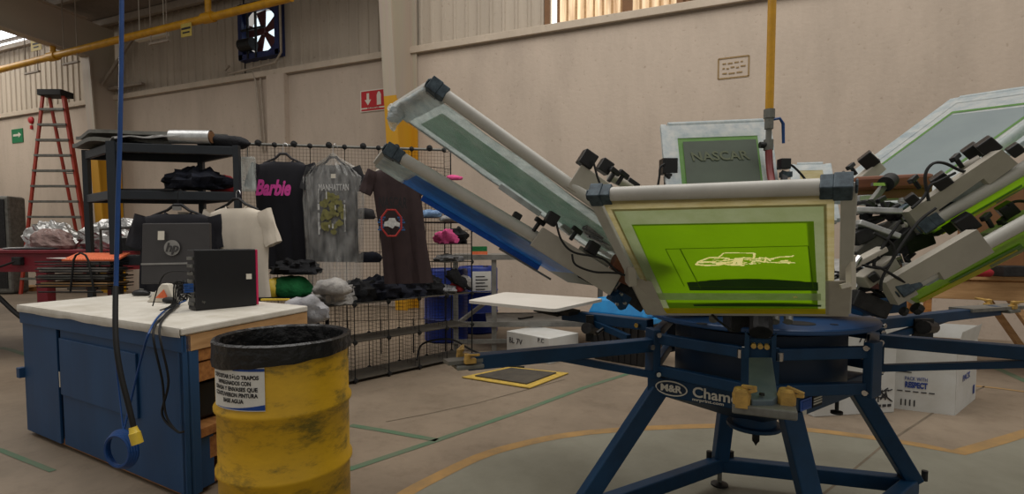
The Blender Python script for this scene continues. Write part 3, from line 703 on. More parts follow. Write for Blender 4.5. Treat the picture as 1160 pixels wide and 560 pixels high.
# drooping paper edge, front and right
def edge(u, v):
    p = D(u*1.0, -.012, .9); p.z = .9-v*(.046+.008*noise.noise(V((u*9, 3, 0)))+.002*math.sin(u*19)); p += (-eyn)*(.004*math.sin(v*3)); return p
MB().grid(edge, 40, 4, .003, -eyn).build('paper_edge', M['deskpaper'], desk)
def pan(u0, u1, z0, z1, off, th, name, m, v=0, par=desk):
    a, b = D(u0, v, z0), D(u1, v, z0); n = -eyn
    return MB().hexa([a+n*off, b+n*off, b+n*(off-th), a+n*(off-th)], [q+V((0, 0, z1-z0)) for q in (a+n*off, b+n*off, b+n*(off-th), a+n*(off-th))]).build(name, m, par, bevel=.004)
pan(.735, 1.0, .03, .86, -.01, .02, 'side_panel', M['deskblue'])
pan(.0, .72, .03, .86, -.02, .02, 'front_panel', M['deskblue'])
pan(.0, 1.0, .775, .86, .004, .02, 'front_rail', M['deskblue'])
dr = pan(.24, .715, .36, .72, -.006, .016, 'door', M['deskblue'])
pan(.722, .733, .03, .76, -.03, .01, 'shadow_gap', M['black'])
pan(.0, .025, .03, .86, -.0, .05, 'corner_post', M['deskblue'])
pan(.726, .733, .40, .5, -.012, .006, 'hinge_plate', M['labelw'], par=dr)
q = D(1.012, .0, .43); MB().box(q, (.05, .04, .07), exn).build('latch_block', M['deskblue'], desk, bevel=.004)
pl = MB().hexa(dquad(1.0, .985, 0.02, 1, .03), dquad(1.0, .985, 0.02, 1, .86)); pl.build('side_panel', M['deskblue'], desk)
pl = MB().hexa(dquad(.02, .98, .96, .985, .03), dquad(.02, .98, .96, .985, .86)); pl.build('back_panel', M['deskblue'], desk)
pl = MB().hexa(dquad(.03, .97, .03, .95, .02), dquad(.03, .97, .03, .95, .06)); pl.build('floor_board', M['wood'], desk)
# open pine end on the right
def sidebar(v0, v1, z0, z1, name, m, o0=.0, th=.03):
    n = -exn
    a, b = D(0, v0, z0), D(0, v1, z0); return MB().hexa([a+n*o0, b+n*o0, b+n*(o0-th), a+n*(o0-th)], [q+V((0, 0, z1-z0)) for q in (a+n*o0, b+n*o0, b+n*(o0-th), a+n*(o0-th))]).build(name, m, desk, bevel=.003)
sidebar(.02, 1.0, .775, .86, 'pine_rail', M['woodp'])
sidebar(.0, .1, .03, .86, 'corner_post', M['deskblue'], -.004)
sidebar(.1, .55, .71, .772, 'pine_rail', M['wood'], -.01)
sidebar(.1, .6, .60, .70, 'pine_rail', M['wood'], -.02)
sidebar(.1, .95, .31, .36, 'pine_shelf', M['wood'], -.005, .3)
sidebar(.17, .9, .17, .29, 'pine_rail', M['wood'], -.03)
sidebar(.1, .2, .03, .3, 'pine_post', M['deskblue'], -.03)
sidebar(.92, 1.0, .03, .775, 'pine_post', M['wood'], 0, .05)
q = D(.06, .42, .37); t = thing('equipment_case', 'black equipment case with a white label on the desk shelf behind the drum', 'case', q)
MB().box(q+V((0, 0, .1)), (.12, .46, .19), exn).build('case_body', M['black'], t, bevel=.01)
MB().box(q+V((0, 0, .12))-exn*.064, (.005, .2, .1), exn).build('label', M['labelw'], t)
# hoop of blue hose on the front
def df(px, py, off=.012):       # a point on the front face of the desk
    r = ray(px, py); n0 = -eyn; return CAM+r*((A-CAM).dot(n0)/r.dot(n0))+n0*off
hc = df(155, 503, .006)
n_ = -eyn; mb = MB()
for k in range(4):
    r = .088-.005*k; c = hc+n_*.06+n_*(.006+.009*k); cu_ = (exn*-.55+n_*.0+Rh*.8).normalized()
    mb.tube([c+cu_*math.cos(a*PI/16)*r+V((0, 0, 1))*math.sin(a*PI/16)*r*1.08 for a in range(33)], .009, 6)
mb.tube(curve([hc+n_*.06+V((0, 0, .088)), df(152, 455, .02), df(163, 410, .02), df(176, 372, .025), atz(187, 352, .91), atz(210, 341, .92)], 6), .0055, 6)
mb.tube(curve([hc+n_*.06+V((0, 0, .088)), df(137, 440), df(134, 410), df(133, 385)], 5), .004, 6)
tag(mb.build('coiled_hose', M['hose'], smooth=True), 'coil of blue air hose hanging on the front of the desk', 'hose')
mb = MB()
for off in (0, 7):
    mb.tube(curve([atz(200+off*.5, 345, .91), atz(186+off*.3, 358, .91), df(180+off, 376, .03), df(188+off, 430, .02), df(192-off*.6, 468, .02), df(206, 486, .03), df(214, 487, .03)], 7), .006, 6)
tag(mb.build('power_cable', M['rubber'], smooth=True), 'black power cables drooping over the desk front from the computer', 'cable')

# things on the desk
ztop = .902
def DK(px, py): return atz(px, py, ztop)
# paper tray stack
q = DK(98, 330); tx = Rh; ty = Fh
t = thing('paper_tray_rack', 'black wire paper tray rack full of papers on the desk', 'tray', q)
def wire(pts, name='wire', r=.005, m=None, par=None): return MB().tube(pts, r, 6).build(name, m or M['graywire'], par or t, smooth=True)
w2, d2 = .31, .13
for i in range(4):
    z = .04+i*.062; tr = MB(); 
    a = [q+tx*x+ty*y+V((0, 0, z)) for x, y in ((-w2, -d2), (w2, -d2), (w2, d2), (-w2, d2))]
    tr.hexa(a, [p+V((0, 0, .006)) for p in a])
    for j in range(4):
        tr.tube([a[j]+V((0, 0, .028)), a[(j+1) % 4]+V((0, 0, .028))], .005, 6)
    tr.build('tray', M['graywire'], t)
    if i < 3:
        mb = MB()
        for k in range(3): mb.box(q+tx*random.uniform(-.03, .02)+V((0, 0, z+.016+k*.011)), (w2*1.85, d2*1.8, .010), tx+ty*random.uniform(-.05, .05))
        mb.build('papers', M['greym' if i == 1 else 'woodp' if i == 0 else 'whitecloth'], t)
for s, yy in ((-1, -d2-.01), (1, d2+.01)):
    for xx in (.08,):
        mb = MB(); c = q+tx*xx+ty*yy
        mb.tube([c-tx*.1+V((0, 0, 0)), c-tx*.06+V((0, 0, .27)), c-tx*.04+V((0, 0, .31)), c+V((0, 0, .33)), c+tx*.04+V((0, 0, .31)), c+tx*.06+V((0, 0, .27)), c+tx*.1+V((0, 0, 0))], .008, 8)
        mb.build('side_frame', M['graywire'], t, smooth=True)
    mb = MB(); mb.tube([q-tx*.28+ty*yy+V((0, 0, .006)), q+tx*.25+ty*yy+V((0, 0, .006))], .007, 6); mb.build('foot_bar', M['graywire'], t)
nb = q+V((0, 0, .268)); t = thing('spiral_notebook', 'orange spiral notebook lying on top of the tray rack', 'notebook', nb)
nx = (tx+ty*.12).normalized(); nb = nb+V((0, 0, .012))
MB().box(nb+tx*.1+V((0, 0, .012)), (.42, .2, .014), nx, V((0, 0, 1))-Fh*.28).build('cover', M['orange'], t)
mb = MB()
for k in range(20): mb.tube([nb+tx*(.1-.19+.02*k)-ty*(.1-.0025*k)+V((0, 0, z)) for z in (-.024, .0)], .004, 5)
mb.build('spiral_binding', M['graywire'], t)
tag(MB().box(nb-tx*.17+ty*.0+V((0, 0, .002)), (.24, .16, .003), (tx-ty*.5)).build('loose_sheet', M['paper']), 'white sheet of paper slipping off the left of the tray rack', 'paper')

# monitor seen from the back
mc = at(199.5, 285, 4.1)
t = thing('computer_monitor', 'dark grey computer monitor seen from behind on the desk', 'monitor', V((mc.x, mc.y, ztop)))
a, b, c, d = at(158.5, 254, 4.2), at(232, 252, 4.1), at(240, 325, 4.0), at(160, 326, 4.1)
a, b, c, d = at(161, 253, 4.12), at(237, 252.5, 4.12), at(238, 320, 4.1), at(159.5, 322, 4.1)
nm = (b-a).cross(a-d).normalized(); nm = nm if nm.dot(FW) < 0 else -nm
MB().hexa([a, b, c, d], [q-nm*.035 for q in (a, b, c, d)]).build('back_shell', M['monitor'], t, bevel=.008)
e0, e1 = a.lerp(d, .66), b.lerp(c, .66); e2, e3 = a.lerp(d, .69), b.lerp(c, .69)
MB().hexa([e0, e1, e3, e2], [q+nm*.004 for q in (e0, e1, e3, e2)]).build('trim_strip', M['silver'], t)
lc = at(195, 281, 4.1); xm = (b-a).normalized(); ym = (a-d).normalized()
MB().lathe(lc, [(.062, 0), (.062, .004), (.0, .004)], 28, nm).build('logo_disc', M['silver'], t)
text('hp', .1, M['monitor'], t, lc+nm*.008, xm, ym, 'logo', shear=.25, bold=.002)
MB().box(at(182.5, 267, 4.09), (.05, .003, .07), xm, ym).build('sticker', M['labelw'], t)
sb = at(196, 331, 4.02); sb.z = ztop
mb = MB().box(V((sb.x, sb.y, ztop+.006)), (.26, .18, .012), Rh); mb.bar(V((sb.x, sb.y, ztop)), V((sb.x, sb.y, ztop+.09)), .09, .03, Fh); mb.build('stand', M['silver'], t, bevel=.004)
# mouse, white gadget, pc tower
q = DK(160, 335); t = thing('computer_mouse', 'black computer mouse on the desk in front of the monitor', 'mouse', q)
MB().blob(q+V((0, 0, .018)), (.07, .04, .03), 0, X=Rh).build('shell', M['black'], t, smooth=True)
MB().tube([q+Rh*.02+V((0, 0, .045)), q-Rh*.01+V((0, 0, .05))], .006, 8).build('scroll_wheel', M['greym'], t)
q = DK(170, 340); tag(MB().box(q+V((0, 0, .003)), (.3, .12, .004), Rh).build('mouse_pad', M['boxdark']), 'thin dark mouse pad by the mouse', 'pad') if False else None
q = DK(185, 342); t = thing('tape_dispenser', 'white wedge desk gadget with an orange insert beside the computer', 'dispenser', q)
tri = [q-Rh*.1+V((0, 0, 0)), q+Rh*.1, q+Rh*.055+V((0, 0, .125)), q+Rh*.01+V((0, 0, .13))]
MB().prism([p-Fh*.03 for p in tri], Fh*.06).build('wedge_body', M['labelw'], t, bevel=.006)
tri = [q-Rh*.03+V((0, 0, .03)), q+Rh*.055+V((0, 0, .03)), q+Rh*.03+V((0, 0, .09))]
MB().prism([p-Fh*.034 for p in tri], -Fh*.004).build('orange_insert', M['orange'], t)
q = DK(205, 341); mb = MB()
mb.tube([q+Rh*(.03*math.cos(a*PI/8)+.005*a/8)+V((0, 0, .075+.07*math.sin(a*PI/8)))+Fh*.02*math.sin(a*.9) for a in range(48)], .006, 6)
mb.tube(curve([q+V((0, 0, .03)), q-Rh*.04-Fh*.03+V((0, 0, .012)), q-Rh*.02-Fh*.1+V((0, 0, .01)), q+Rh*.04-Fh*.12+V((0, 0, .012))], 6), .006, 6)
mb.blob(q+Rh*.0-Fh*.13+V((0, 0, .018)), (.06, .03, .024), .05)
tag(mb.build('cable_bundle', M['rubber'], smooth=True), 'tangle of black cables and adapter behind the computer tower', 'cable')
# tower lying at an angle
p0, p1, p2 = DK(222, 352.5), DK(291, 346), DK(210, 344)
th_ = at(222, 283, (p0-CAM).dot(FW)).z-ztop
ux_ = (p1-p0).normalized(); uy_ = V((0, 0, 1)).cross(ux_); Wd = (p1-p0).length; dp = .12
cc = (p0+p1)/2+uy_*dp/2
t = thing('computer_tower', 'black computer tower with a pink edge standing on the desk', 'computer', cc)
MB().box(cc+V((0, 0, th_/2)), (Wd, dp, th_), ux_).build('case', M['black'], t, bevel=.006)
MB().box(cc+ux_*(Wd/2+.008)+V((0, 0, th_/2)), (.014, dp*.96, th_*.98), ux_).build('front_bezel', M['pink'], t, bevel=.003)
MB().box(p0+ux_*Wd*.87-uy_*.002+V((0, 0, th_*.52)), (.035, .003, .035), ux_).build('sticker', M['labelw'], t)
text('hp', .022, M['greym'], t, p0+ux_*Wd*.12-uy_*.003+V((0, 0, th_*.14)), ux_, (0, 0, 1), 'logo')
mb = MB()
for k in range(7): mb.box(p0-ux_*.004+uy_*.06+V((0, 0, .04+k*th_/8)), (.01, .08, .02), ux_)
mb.build('rear_ports', M['greym'], t)
mb = MB()
for k in range(5): mb.tube(curve([p0+uy_*.04-ux_*.01+V((0, 0, .08+.02*k)), p0-ux_*(.05+.01*k)+uy_*.05+V((0, 0, .1+.02*k)), p0-ux_*.1+uy_*(.02*k)+V((0, 0, .05)), p0-ux_*(.16)+uy_*.1+V((0, 0, .012))], 6), .004, 6)
mb.tube(curve([p0+uy_*.04-ux_*.01+V((0, 0, .24)), p0-ux_*.1+uy_*.2+V((0, 0, .22)), p0-ux_*.14+uy_*.3+V((0, 0, .02))], 6), .004, 6)
mb.build('rear_cables', M['rubber'], t, smooth=True)
mb = MB()
for k in range(4): mb.box(p0-ux_*.03+uy_*(.02)+V((0, 0, .12+.014*k)), (.05, .02, .011), ux_)
mb.build('blue_connectors', M['hose'], t)
q = DK(312, 341); tag(MB().box(q+V((0, 0, .008)), (.2, .03, .014), Rh).build('wooden_pencil_box', M['plug'], bevel=.003), 'thin yellow wooden strip lying on the desk right of the tower', 'strip')

# ------------------------------------------------------------ drum
dc = V((-1.912, 1.858, 0)); Rd = .288
t = thing('yellow_drum', 'worn yellow steel drum used as a rag bin', 'drum', dc)
prof = [(Rd-.005, 0), (Rd, .01), (Rd, .27), (Rd+.012, .285), (Rd+.012, .30), (Rd, .315), (Rd, .56), (Rd+.012, .575), (Rd+.012, .59), (Rd, .605), (Rd, .87), (Rd+.008, .878), (Rd-.005, .88), (Rd-.012, .87), (Rd-.012, .05), (0, .05)]
MB().lathe(dc, prof, 64, cap=False).build('drum_shell', M['drumy'], t, smooth=True)
def liner(k, seg=96):
    R = []
    for (r, z) in ((Rd+.012, .775), (Rd+.016, .80), (Rd+.012, .86), (Rd+.014, .886), (Rd, .893), (Rd-.02, .885), (Rd-.03, .8), (Rd-.04, .55), (Rd-.06, .3), (.02, .28)):
        row = []
        for i in range(seg):
            a = 2*PI*i/seg; dr = (.004 if z > .7 else .012)*noise.noise(V((math.cos(a)*7, math.sin(a)*7, z*5)))*1.6; dzz = 0
            if z < .81 and r > Rd: dzz = .022+.026*(math.cos(a)*Rh.x+math.sin(a)*Rh.y)+.008*noise.noise(V((math.cos(a)*4, math.sin(a)*4, 1)))
            row.append(dc+V((math.cos(a)*(r+dr), math.sin(a)*(r+dr), z+dzz)))
        R.append(row)
    return MB().loft(R, False)
bl = liner(0).build('bin_liner', M['bag'], smooth=True); bl['_o'] = bl['_o']
tag(bl, 'black bin liner folded over the yellow drum rim', 'bin liner')
# paper notice taped around the drum
th0 = math.atan2(-dc.y, -dc.x)   # toward the camera
def cyl_pt(s, z, off=.0): a = th0+s; return dc+V((math.cos(a)*(Rd+off), math.sin(a)*(Rd+off), z))
s0, s1_, z0, z1 = -1.28, -.27, .615, .80
no = thing('drum_notice', 'white paper notice with black text taped to the yellow drum', 'notice', cyl_pt((s0+s1_)/2, z0, .01))
MB().grid(lambda u, v: cyl_pt(s0+(s1_-s0)*u, z0+(z1-z0)*v, .004), 24, 2).build('sheet', M['paper'], no, smooth=True)
def bend_text(s, size, zc_, m, par, fit, sc):
    o = text(s, size, m, None, (0, 0, 0), (1, 0, 0), (0, 1, 0), 'notice_text', ext=0, bold=.0009, fit=fit, off=0)
    me = o.data; base = V(par['_o'])
    for v in me.vertices:
        v.co = cyl_pt(sc+v.co.x/Rd, zc_+v.co.y, .0065)-base
    o.location = (0, 0, 0); o.parent = par; return o
sm = (s0+s1_)/2
for i, (ln, ft) in enumerate((('DEPOSITAR SÓLO TRAPOS', .245), ('IMPREGNADOS CON', .18), ('GRASA Y ENVASES QUE', .235), ('CONTUVIERON PINTURA', .235), ('BASE AGUA', .11))):
    bend_text(ln, .024, .757-.0255*i, M['darkink'], no, ft, sm)
MB().grid(lambda u, v: cyl_pt(s0+(s1_-s0)*(.52+.48*u), z1-.004-(.012)*v, .0055), 12, 1).build('blue_band', M['lblue'], no)
MB().grid(lambda u, v: cyl_pt(s0+(s1_-s0)*(.12+.88*u), z0+.004+(.002+.022*u*u)*v, .0055), 16, 1).build('blue_swoosh', M['lblue'], no)
# ============================================ wire cube shelves and shirts
def wirepanel(o, u, v, w, h, par, nu=9, nv=9, name='wire_panel'):
    u = V(u).normalized(); v = V(v).normalized(); mb = MB()
    for i in range(nu+1): mb.tube([o+u*w*i/nu, o+u*w*i/nu+v*h], .0042 if i in (0, nu) else .0014, 4, False)
    for j in range(nv+1): mb.tube([o+v*h*j/nv, o+v*h*j/nv+u*w], .0042 if j in (0, nv) else .0014, 4, False)
    return mb.build(name, M['graywire'], par)
g = .355
N0, N1 = atz(402.6, 435, 0), atz(506.4, 412, 0)
e = (N1-N0).normalized(); f = V((-e.y, e.x, 0));  f = f if f.x < 0 else -f
cs = (N1-N0).length/3
cube = thing('wire_cube_shelf', 'black wire cube shelf unit standing on the floor by the blue drums', 'shelf', (N0+N1)/2+f*g/2)
def CU(s, d, z): return N0+e*cs*s+f*g*d+V((0, 0, z))
Zl = [.03, .03+g, .03+2*g]
for s in range(-1, 4):
    for k in range(2):
        wirepanel(CU(s, 1, Zl[k]), e, (0, 0, 1), cs, g, cube)
        wirepanel(CU(s, 0, Zl[k]), f, (0, 0, 1), g, g, cube, 5, 9)
for k in range(2): wirepanel(CU(4, 0, Zl[k]), f, (0, 0, 1), g, g, cube, 5, 9)
for k in range(2, 4): wirepanel(CU(4, 0, .03+k*g), f, (0, 0, 1), g, g, cube, 5, 9)
for k in range(2, 6): wirepanel(CU(3, 1, .03+k*g), e, (0, 0, 1), cs, g, cube)
for z, s0_, s1_ in ((.03, -1, 4), (.03+g, -1, 4), (.03+2*g, -1, 4)):
    a, b, c, d = CU(s0_, 0, z), CU(s1_, 0, z), CU(s1_, 1, z), CU(s0_, 1, z)
    MB().hexa([a, b, c, d], [q+V((0, 0, .008)) for q in (a, b, c, d)]).build('shelf_panel', M['matm'], cube)
for z in (.03+3*g, .03+3.55*g):
    a, b, c, d = CU(3, 0, z), CU(4, 0, z), CU(4, 1, z), CU(3, 1, z)
    MB().hexa([a, b, c, d], [q+V((0, 0, .008)) for q in (a, b, c, d)]).build('shelf_panel', M['matm'], cube)
for s in range(-1, 5):
    for z in Zl:
        mb = MB().lathe(CU(s, 0, z)-f*.012, [(.0, -.012), (.02, -.008), (.022, 0), (.02, .012), (0, .016)], 12, f); mb.tube([CU(s, 0, z-.03), CU(s, 0, z+.03)], .008, 6); mb.build('connector', M['rubber'], cube, smooth=True)
        MB().lathe(CU(s, 1, z), [(.0, -.012), (.02, -.008), (.022, 0), (.02, .012), (0, .016)], 12, f).build('connector', M['rubber'], cube, smooth=True)
for z in (.03+3*g, .03+4*g):
    for d_ in (0, 1): MB().lathe(CU(4, d_, z)-f*.012, [(0, -.012), (.024, 0), (0, .014)], 10, f).build('connector', M['rubber'], cube, smooth=True)
MB().tube([CU(4, 0, 0), CU(4, 0, .03+4*g)], .008, 6).build('upright', M['graywire'], cube)
# wire wall behind, carrying the shirts
zt_ = 2.4
W1, W0 = atz(503, 170, zt_), atz(270, 163, zt_)
wd = W0-W1; Lw = wd.length; wd.normalize(); wn = V((0, 0, 1)).cross(wd); wn = wn if wn.dot(Fh) < 0 else -wn     # toward the camera
gw = thing('wire_grid_wall', 'tall black wire grid wall with a top rail that the shirts hang on', 'grid', V((W1.x, W1.y, 0))+wd*Lw/2)
npan = 6; pw = Lw/npan
def GW(s, z): return V((W1.x, W1.y, z))+wd*s
for i in range(npan):
    for k in range(5): wirepanel(GW(i*pw, zt_-(k+1)*.4), wd, (0, 0, 1), pw, .4, gw, 10, 10)
for i in range(0, npan+1, 1): MB().tube([GW(i*pw, 0), GW(i*pw, zt_-2.0+.01)], .008, 6).build('foot_post', M['graywire'], gw)
MB().tube([GW(0, zt_), GW(Lw, zt_)], .016, 8).build('top_rail', M['greym'], gw, smooth=True)
for i in range(npan+1):
    for zz in (zt_,): MB().lathe(GW(i*pw, zz)-wn*0, [(0, -.025), (.028, -.015), (.028, .015), (0, .025)], 12, wn).build('connector', M['rubber'], gw, smooth=True)
    if i: MB().lathe(GW((i-.55)*pw, zt_+.015), [(0, -.03), (.035, -.02), (.035, .02), (0, .03)], 12, wn).build('connector', M['rubber'], gw, smooth=True)
# side wire panels leading to the right post
W2 = CU(4, 1, 0); 
sgp = thing('wire_side_grid', 'narrow black wire grid panels right of the brown shirt', 'grid', V(((W1.x+W2.x)/2, (W1.y+W2.y)/2, 0)))
sd = V((W2.x-W1.x, W2.y-W1.y, 0)); sl = sd.length
for k in range(4): wirepanel(V((W1.x, W1.y, zt_-.03-(k+1)*.5)), sd, (0, 0, 1), sl, .5, sgp, max(4, int(sl/.05)), 9)
MB().tube([V((W2.x, W2.y, 0)), V((W2.x, W2.y, zt_-.03))], .008, 6).build('upright', M['graywire'], sgp)
MB().tube([V((W1.x, W1.y, 0)), V((W1.x, W1.y, zt_-.5))], .008, 6).build('upright', M['graywire'], sgp)

def shirt(px0, px1, pyt, pyb, d, m, label, name='t_shirt', parent=None, sl=.3, turn=0, seed=0, flare=.0, skew=0, rise=.09, group=None, neckm=None):
    """hanging tee fitted between photo columns/rows at distance d; built as real lofted cloth"""
    a, b = at((px0+px1)/2, pyt, d), at((px0+px1)/2, pyb, d)
    X = (Rh*math.cos(turn)+Fh*math.sin(turn)); Y = V((0, 0, 1)).cross(X)  # away
    W = (px1-px0)/F_PX*d*1.0; Hh = a.z-b.z; c = V((a.x, a.y, 0)); bw = W*.5*(1-sl)
    t = thing(name, label, 'shirt', V((a.x, a.y, b.z)), group)
    seg = 44; R = []
    def ringat(hw, z, th, fold, dropc=0):
        row = []
        for k in range(seg):
            p = 2*PI*k/seg; x = math.cos(p)*hw; s_ = math.sin(p); x0_ = x
            x += skew*max(0, (a.z-z)/Hh); y = s_*th+fold*(math.sin(x*38+seed+z*3)+.6*math.sin(x*71+seed*2+z*5))*(1 if s_ < 0 else .6)
            zz = z-(dropc*max(0, 1-(x0_/hw)**2) if s_ < 0 else dropc*.5*max(0, 1-(x0_/hw)**2))
            row.append(c+X*x+Y*y+V((0, 0, zz)))
        return row
    top = a.z
    nw = W*.14
    R.append(ringat(nw, top, .02, 0, .05*W/.5)); R.append(ringat(nw*1.12, top-.008, .028, 0, .05*W/.5))
    for k in (.3, .65, 1.0):
        R.append(ringat(nw+(bw*1.02-nw)*k, top-rise*W*(k**1.25)*1.0-.004, .03+.02*k, .002))
    n = 16; z1 = top-rise*W
    for i in range(1, n+1):
        q = i/n; R.append(ringat(bw*(1-.05*math.sin(q*PI)+flare*q+.01*math.sin(q*9+seed)), z1-(z1-b.z)*q, .05+.01*math.sin(q*5), .004+.012*q))
    MB().loft(R, False).build('body', m, t, smooth=True)
    for s in (-1, 1):
        S = []; sh = c+X*s*bw*.8+V((0, 0, top-rise*W*.75)); ex_ = W*.5-bw
        Ln = .34*W*1.0
        tip = c+X*s*(bw+ex_*.88)+V((0, 0, top-rise*W-Ln)); 
        dirn = (tip-sh); 
        for i in range(9):
            q = i/8; cc = sh+dirn*q; rr = (.15-.02*q)*W*1.15; ww = V((-dirn.z, 0, 0))
            nrm = X*s*(-dirn.z)+V((0, 0, 1))*(dirn.dot(X*s)); nrm.normalize()
            S.append([cc+nrm*math.cos(2*PI*k/20)*rr*.72+Y*math.sin(2*PI*k/20)*(.032+.006*math.sin(q*8))+Y*.006*math.sin(k*2+q*7) for k in range(20)])
        MB().loft(S, False).build('sleeve', m, t, smooth=True)
    rr = [c+X*math.cos(k*PI/10)*nw*1.05+Y*(math.sin(k*PI/10)*-.03)+V((0, 0, top-.0-.05*W/.5*max(0, 1-math.cos(k*PI/10)**2))) for k in range(11)]
    MB().tube(rr, .007, 6).build('collar', neckm or m, t, smooth=True)
    return t, c, X, Y, top, W, Hh
def hanger(c, X, Y, top, W, hook_z, label, m='black', clipm=None):
    t = thing('clothes_hanger', label, 'hanger', c+V((0, 0, top)), 'hangers')
    mb = MB(); nk = top+.035
    mb.tube([c+X*-W*.3+V((0, 0, top-.03)), c+X*-W*.12+V((0, 0, top+.02)), c+X*-.03+V((0, 0, nk+.03)), c+X*.03+V((0, 0, nk+.03)), c+X*W*.12+V((0, 0, top+.02)), c+X*W*.3+V((0, 0, top-.03))], [.008, .012, .014, .014, .012, .008], 8)
    mb.build('shoulder_bar', M[m], t, smooth=True)
    z = nk+.04; h = max(hook_z-z, .05); mb = MB(); r = .022
    mb.tube([c+V((0, 0, z-.02)), c+V((0, 0, z+h-r*1.2))]+[c+X*(r-r*math.cos(k*PI/8)) + V((0, 0, z+h-r+math.sin(k*PI/8)*r*1.6)) for k in range(1, 9)], .0035, 6)
    mb.build('hook', M['chrome'] if clipm is None else M[m], t, smooth=True)
    if clipm: MB().box(c-Y*.02+V((0, 0, nk)), (.07, .01, .035), X).build('size_tag', M[clipm], t)
    return t
# black tee with pink print
GD = 5.35
zr = zt_
t, c, X, Y, top, W, Hh = shirt(284, 358, 182, 305, 5.1, M['tee_black'], 'black T-shirt with pink lettering hanging on the wire grid', turn=.1, seed=1, sl=.12)
hanger(c, X, Y, top, W, at(310, 164, 5.1).z, 'dark hanger in the black shirt with pink lettering', 'boxdark', None)
p = at(310, 214, 5.02); text('Barbie', .20, M['pinkink'], t, V((p.x, p.y, p.z))-Y*.035, X, V((0, 0, 1))+X*.12, 'shirt_print', shear=.35, bold=.008, ext=.001, fit=.33)
# bagged charcoal tee
t, c, X, Y, top, W, Hh = shirt(344, 411, 186, 297, 5.0, M['tee_char'], 'charcoal T-shirt with gold print inside a clear garment bag', turn=-.05, seed=3, sl=.13)
hanger(c, X, Y, top, W, at(374, 165, 5.0).z, 'hanger under the clear garment bag', 'boxdark', None)
p = at(379, 213, 4.93); text('MANHATTAN', .085, M['whiteink'], t, p-Y*.02, X, (0, 0, 1), 'shirt_print', bold=.001, fit=.29)
q0 = at(377, 241, 4.93)-Y*.02
def blotch(u, v): return q0+X*((u-.5)*.26)+V((0, 0, (v-.5)*.38))
mb = MB()
for k in range(60):
    u, v = random.random(), random.random()
    if abs(u-.5)*1.3+abs(v-.5)*.7 > .62: continue
    cpt = blotch(u, v); r = random.uniform(.015, .04); n_ = 7
    mb.add([cpt-Y*.001*(k % 5)+X*r*math.cos(j*2*PI/n_)*random.uniform(.6, 1.2)+V((0, 0, r*math.sin(j*2*PI/n_)*random.uniform(.6, 1.3))) for j in range(n_)], [tuple(range(n_))])
mb.build('gold_print', M['gold'], t)
for k in range(30):
    u = random.choice((0.02, .98, random.random())); v = random.random(); cpt = blotch(u, v)
    MB().box(cpt-Y*.007, (random.uniform(.006, .02), .002, random.uniform(.02, .08)), X).build('white_print', M['whiteink'], t)
MB().box(at(379, 200, 4.9)-Y*.03, (.045, .003, .04), X).build('sticker', M['labelw'], t)
bt = thing('garment_bag', 'long clear plastic garment bag over the charcoal shirt', 'bag', c)
R = []
for z, hw, th in ((top+.10, .02, .02), (top+.06, .06, .03), (top-.02, .2, .06), (top-.12, .29, .08), (top-.35, .30, .09), (top-.7, .28, .1), (top-1.0, .27, .11), (top-1.25, .25, .12)):
    R.append([c+X*math.cos(a*PI/24)*hw*(1+.03*math.sin(a*2.3+z*9))+Y*(math.sin(a*PI/24)*th+.012*math.sin(a*3.1+z*6))+V((0, 0, z)) for a in range(48)])
MB().loft(R, False).build('film', M['film'], bt, smooth=True)
# brown tee
t, c, X, Y, top, W, Hh = shirt(413, 480, 191, 322, 4.85, M['tee_brown'], 'dark brown T-shirt with a red and blue graphic on the wire grid', turn=.3, seed=5, sl=.2, flare=.04, skew=.13)
hanger(c, X, Y, top, W, at(433, 170, 4.85).z, 'pale hanger in the brown shirt', 'labelw', None)
p = at(444, 231, 4.75); text('NASCAR', .14, M['darkink'], t, p-Y*.07, X, V((0, 0, 1)), 'shirt_print', bold=.003, fit=.25, shear=.1)
q0 = at(443, 253, 4.75)-Y*.05
mb = MB()
for r in (.085,): mb.tube([q0+X*math.cos(k*PI/4+PI/8)*r*1.1+V((0, 0, math.sin(k*PI/4+PI/8)*r*1.5)) for k in range(9)], .009, 5)
mb.build('red_ring_print', M['redink'], t)
mb = MB()
for s in (-1, 1):
    for k in range(6): mb.box(q0+X*s*(.075+.012*(k % 3))+V((0, 0, .05-.022*k)), (.045, .003, .014), X)
mb.build('blue_print', M['blueink'], t)
mb = MB(); mb.prism([q0-Y*.004+X*a_+V((0, 0, b_)) for a_, b_ in ((-.07, -.03), (-.06, .01), (-.03, .02), (-.02, .045), (.03, .045), (.045, .015), (.075, .0), (.07, -.035), (.03, -.025), (.01, -.05), (-.03, -.03))], -Y*.003)
mb.build('white_car_print', M['whiteink'], t)
# shirts on the rack beam
t, c, X, Y, top, W, Hh = shirt(154, 250, 241, 345, 4.46, M['tee_black'], 'plain black T-shirt hanging behind the monitor', turn=.1, seed=8, sl=.08, rise=.07)
hanger(c, X, Y, top, W, at(198, 217, 4.46).z, 'black hanger with a size tag in the plain black shirt', 'black', 'silver')
t, c, X, Y, top, W, Hh = shirt(218, 318, 234, 336, 4.5, M['tee_white'], 'cream white T-shirt hanging behind the computer tower', turn=-.28, seed=11, sl=.14)
hanger(c, X, Y, top, W, at(268, 222, 4.5).z, 'black hanger in the cream white shirt', 'black', None)
MB().box(c-Y*.035+V((0, 0, top-.05)), (.018, .003, .012), X).build('neck_label', M['darkink'], t)
q = at(281, 195, 4.8); t = thing('clear_pouch', 'hazy plastic pouch with pale contents hanging left of the black shirt', 'pouch', q-V((0, 0, .2)))
MB().box(q+V((0, 0, -.02)), (.14, .05, .32), Rh).build('pouch', M['film2'], t, bevel=.02); MB().tube([q+V((0, 0, .14)), q+V((0, 0, .26)), V((q.x, q.y, q.z+.26))+wd*.02], .006, 6).build('strap', M['greym'], t)

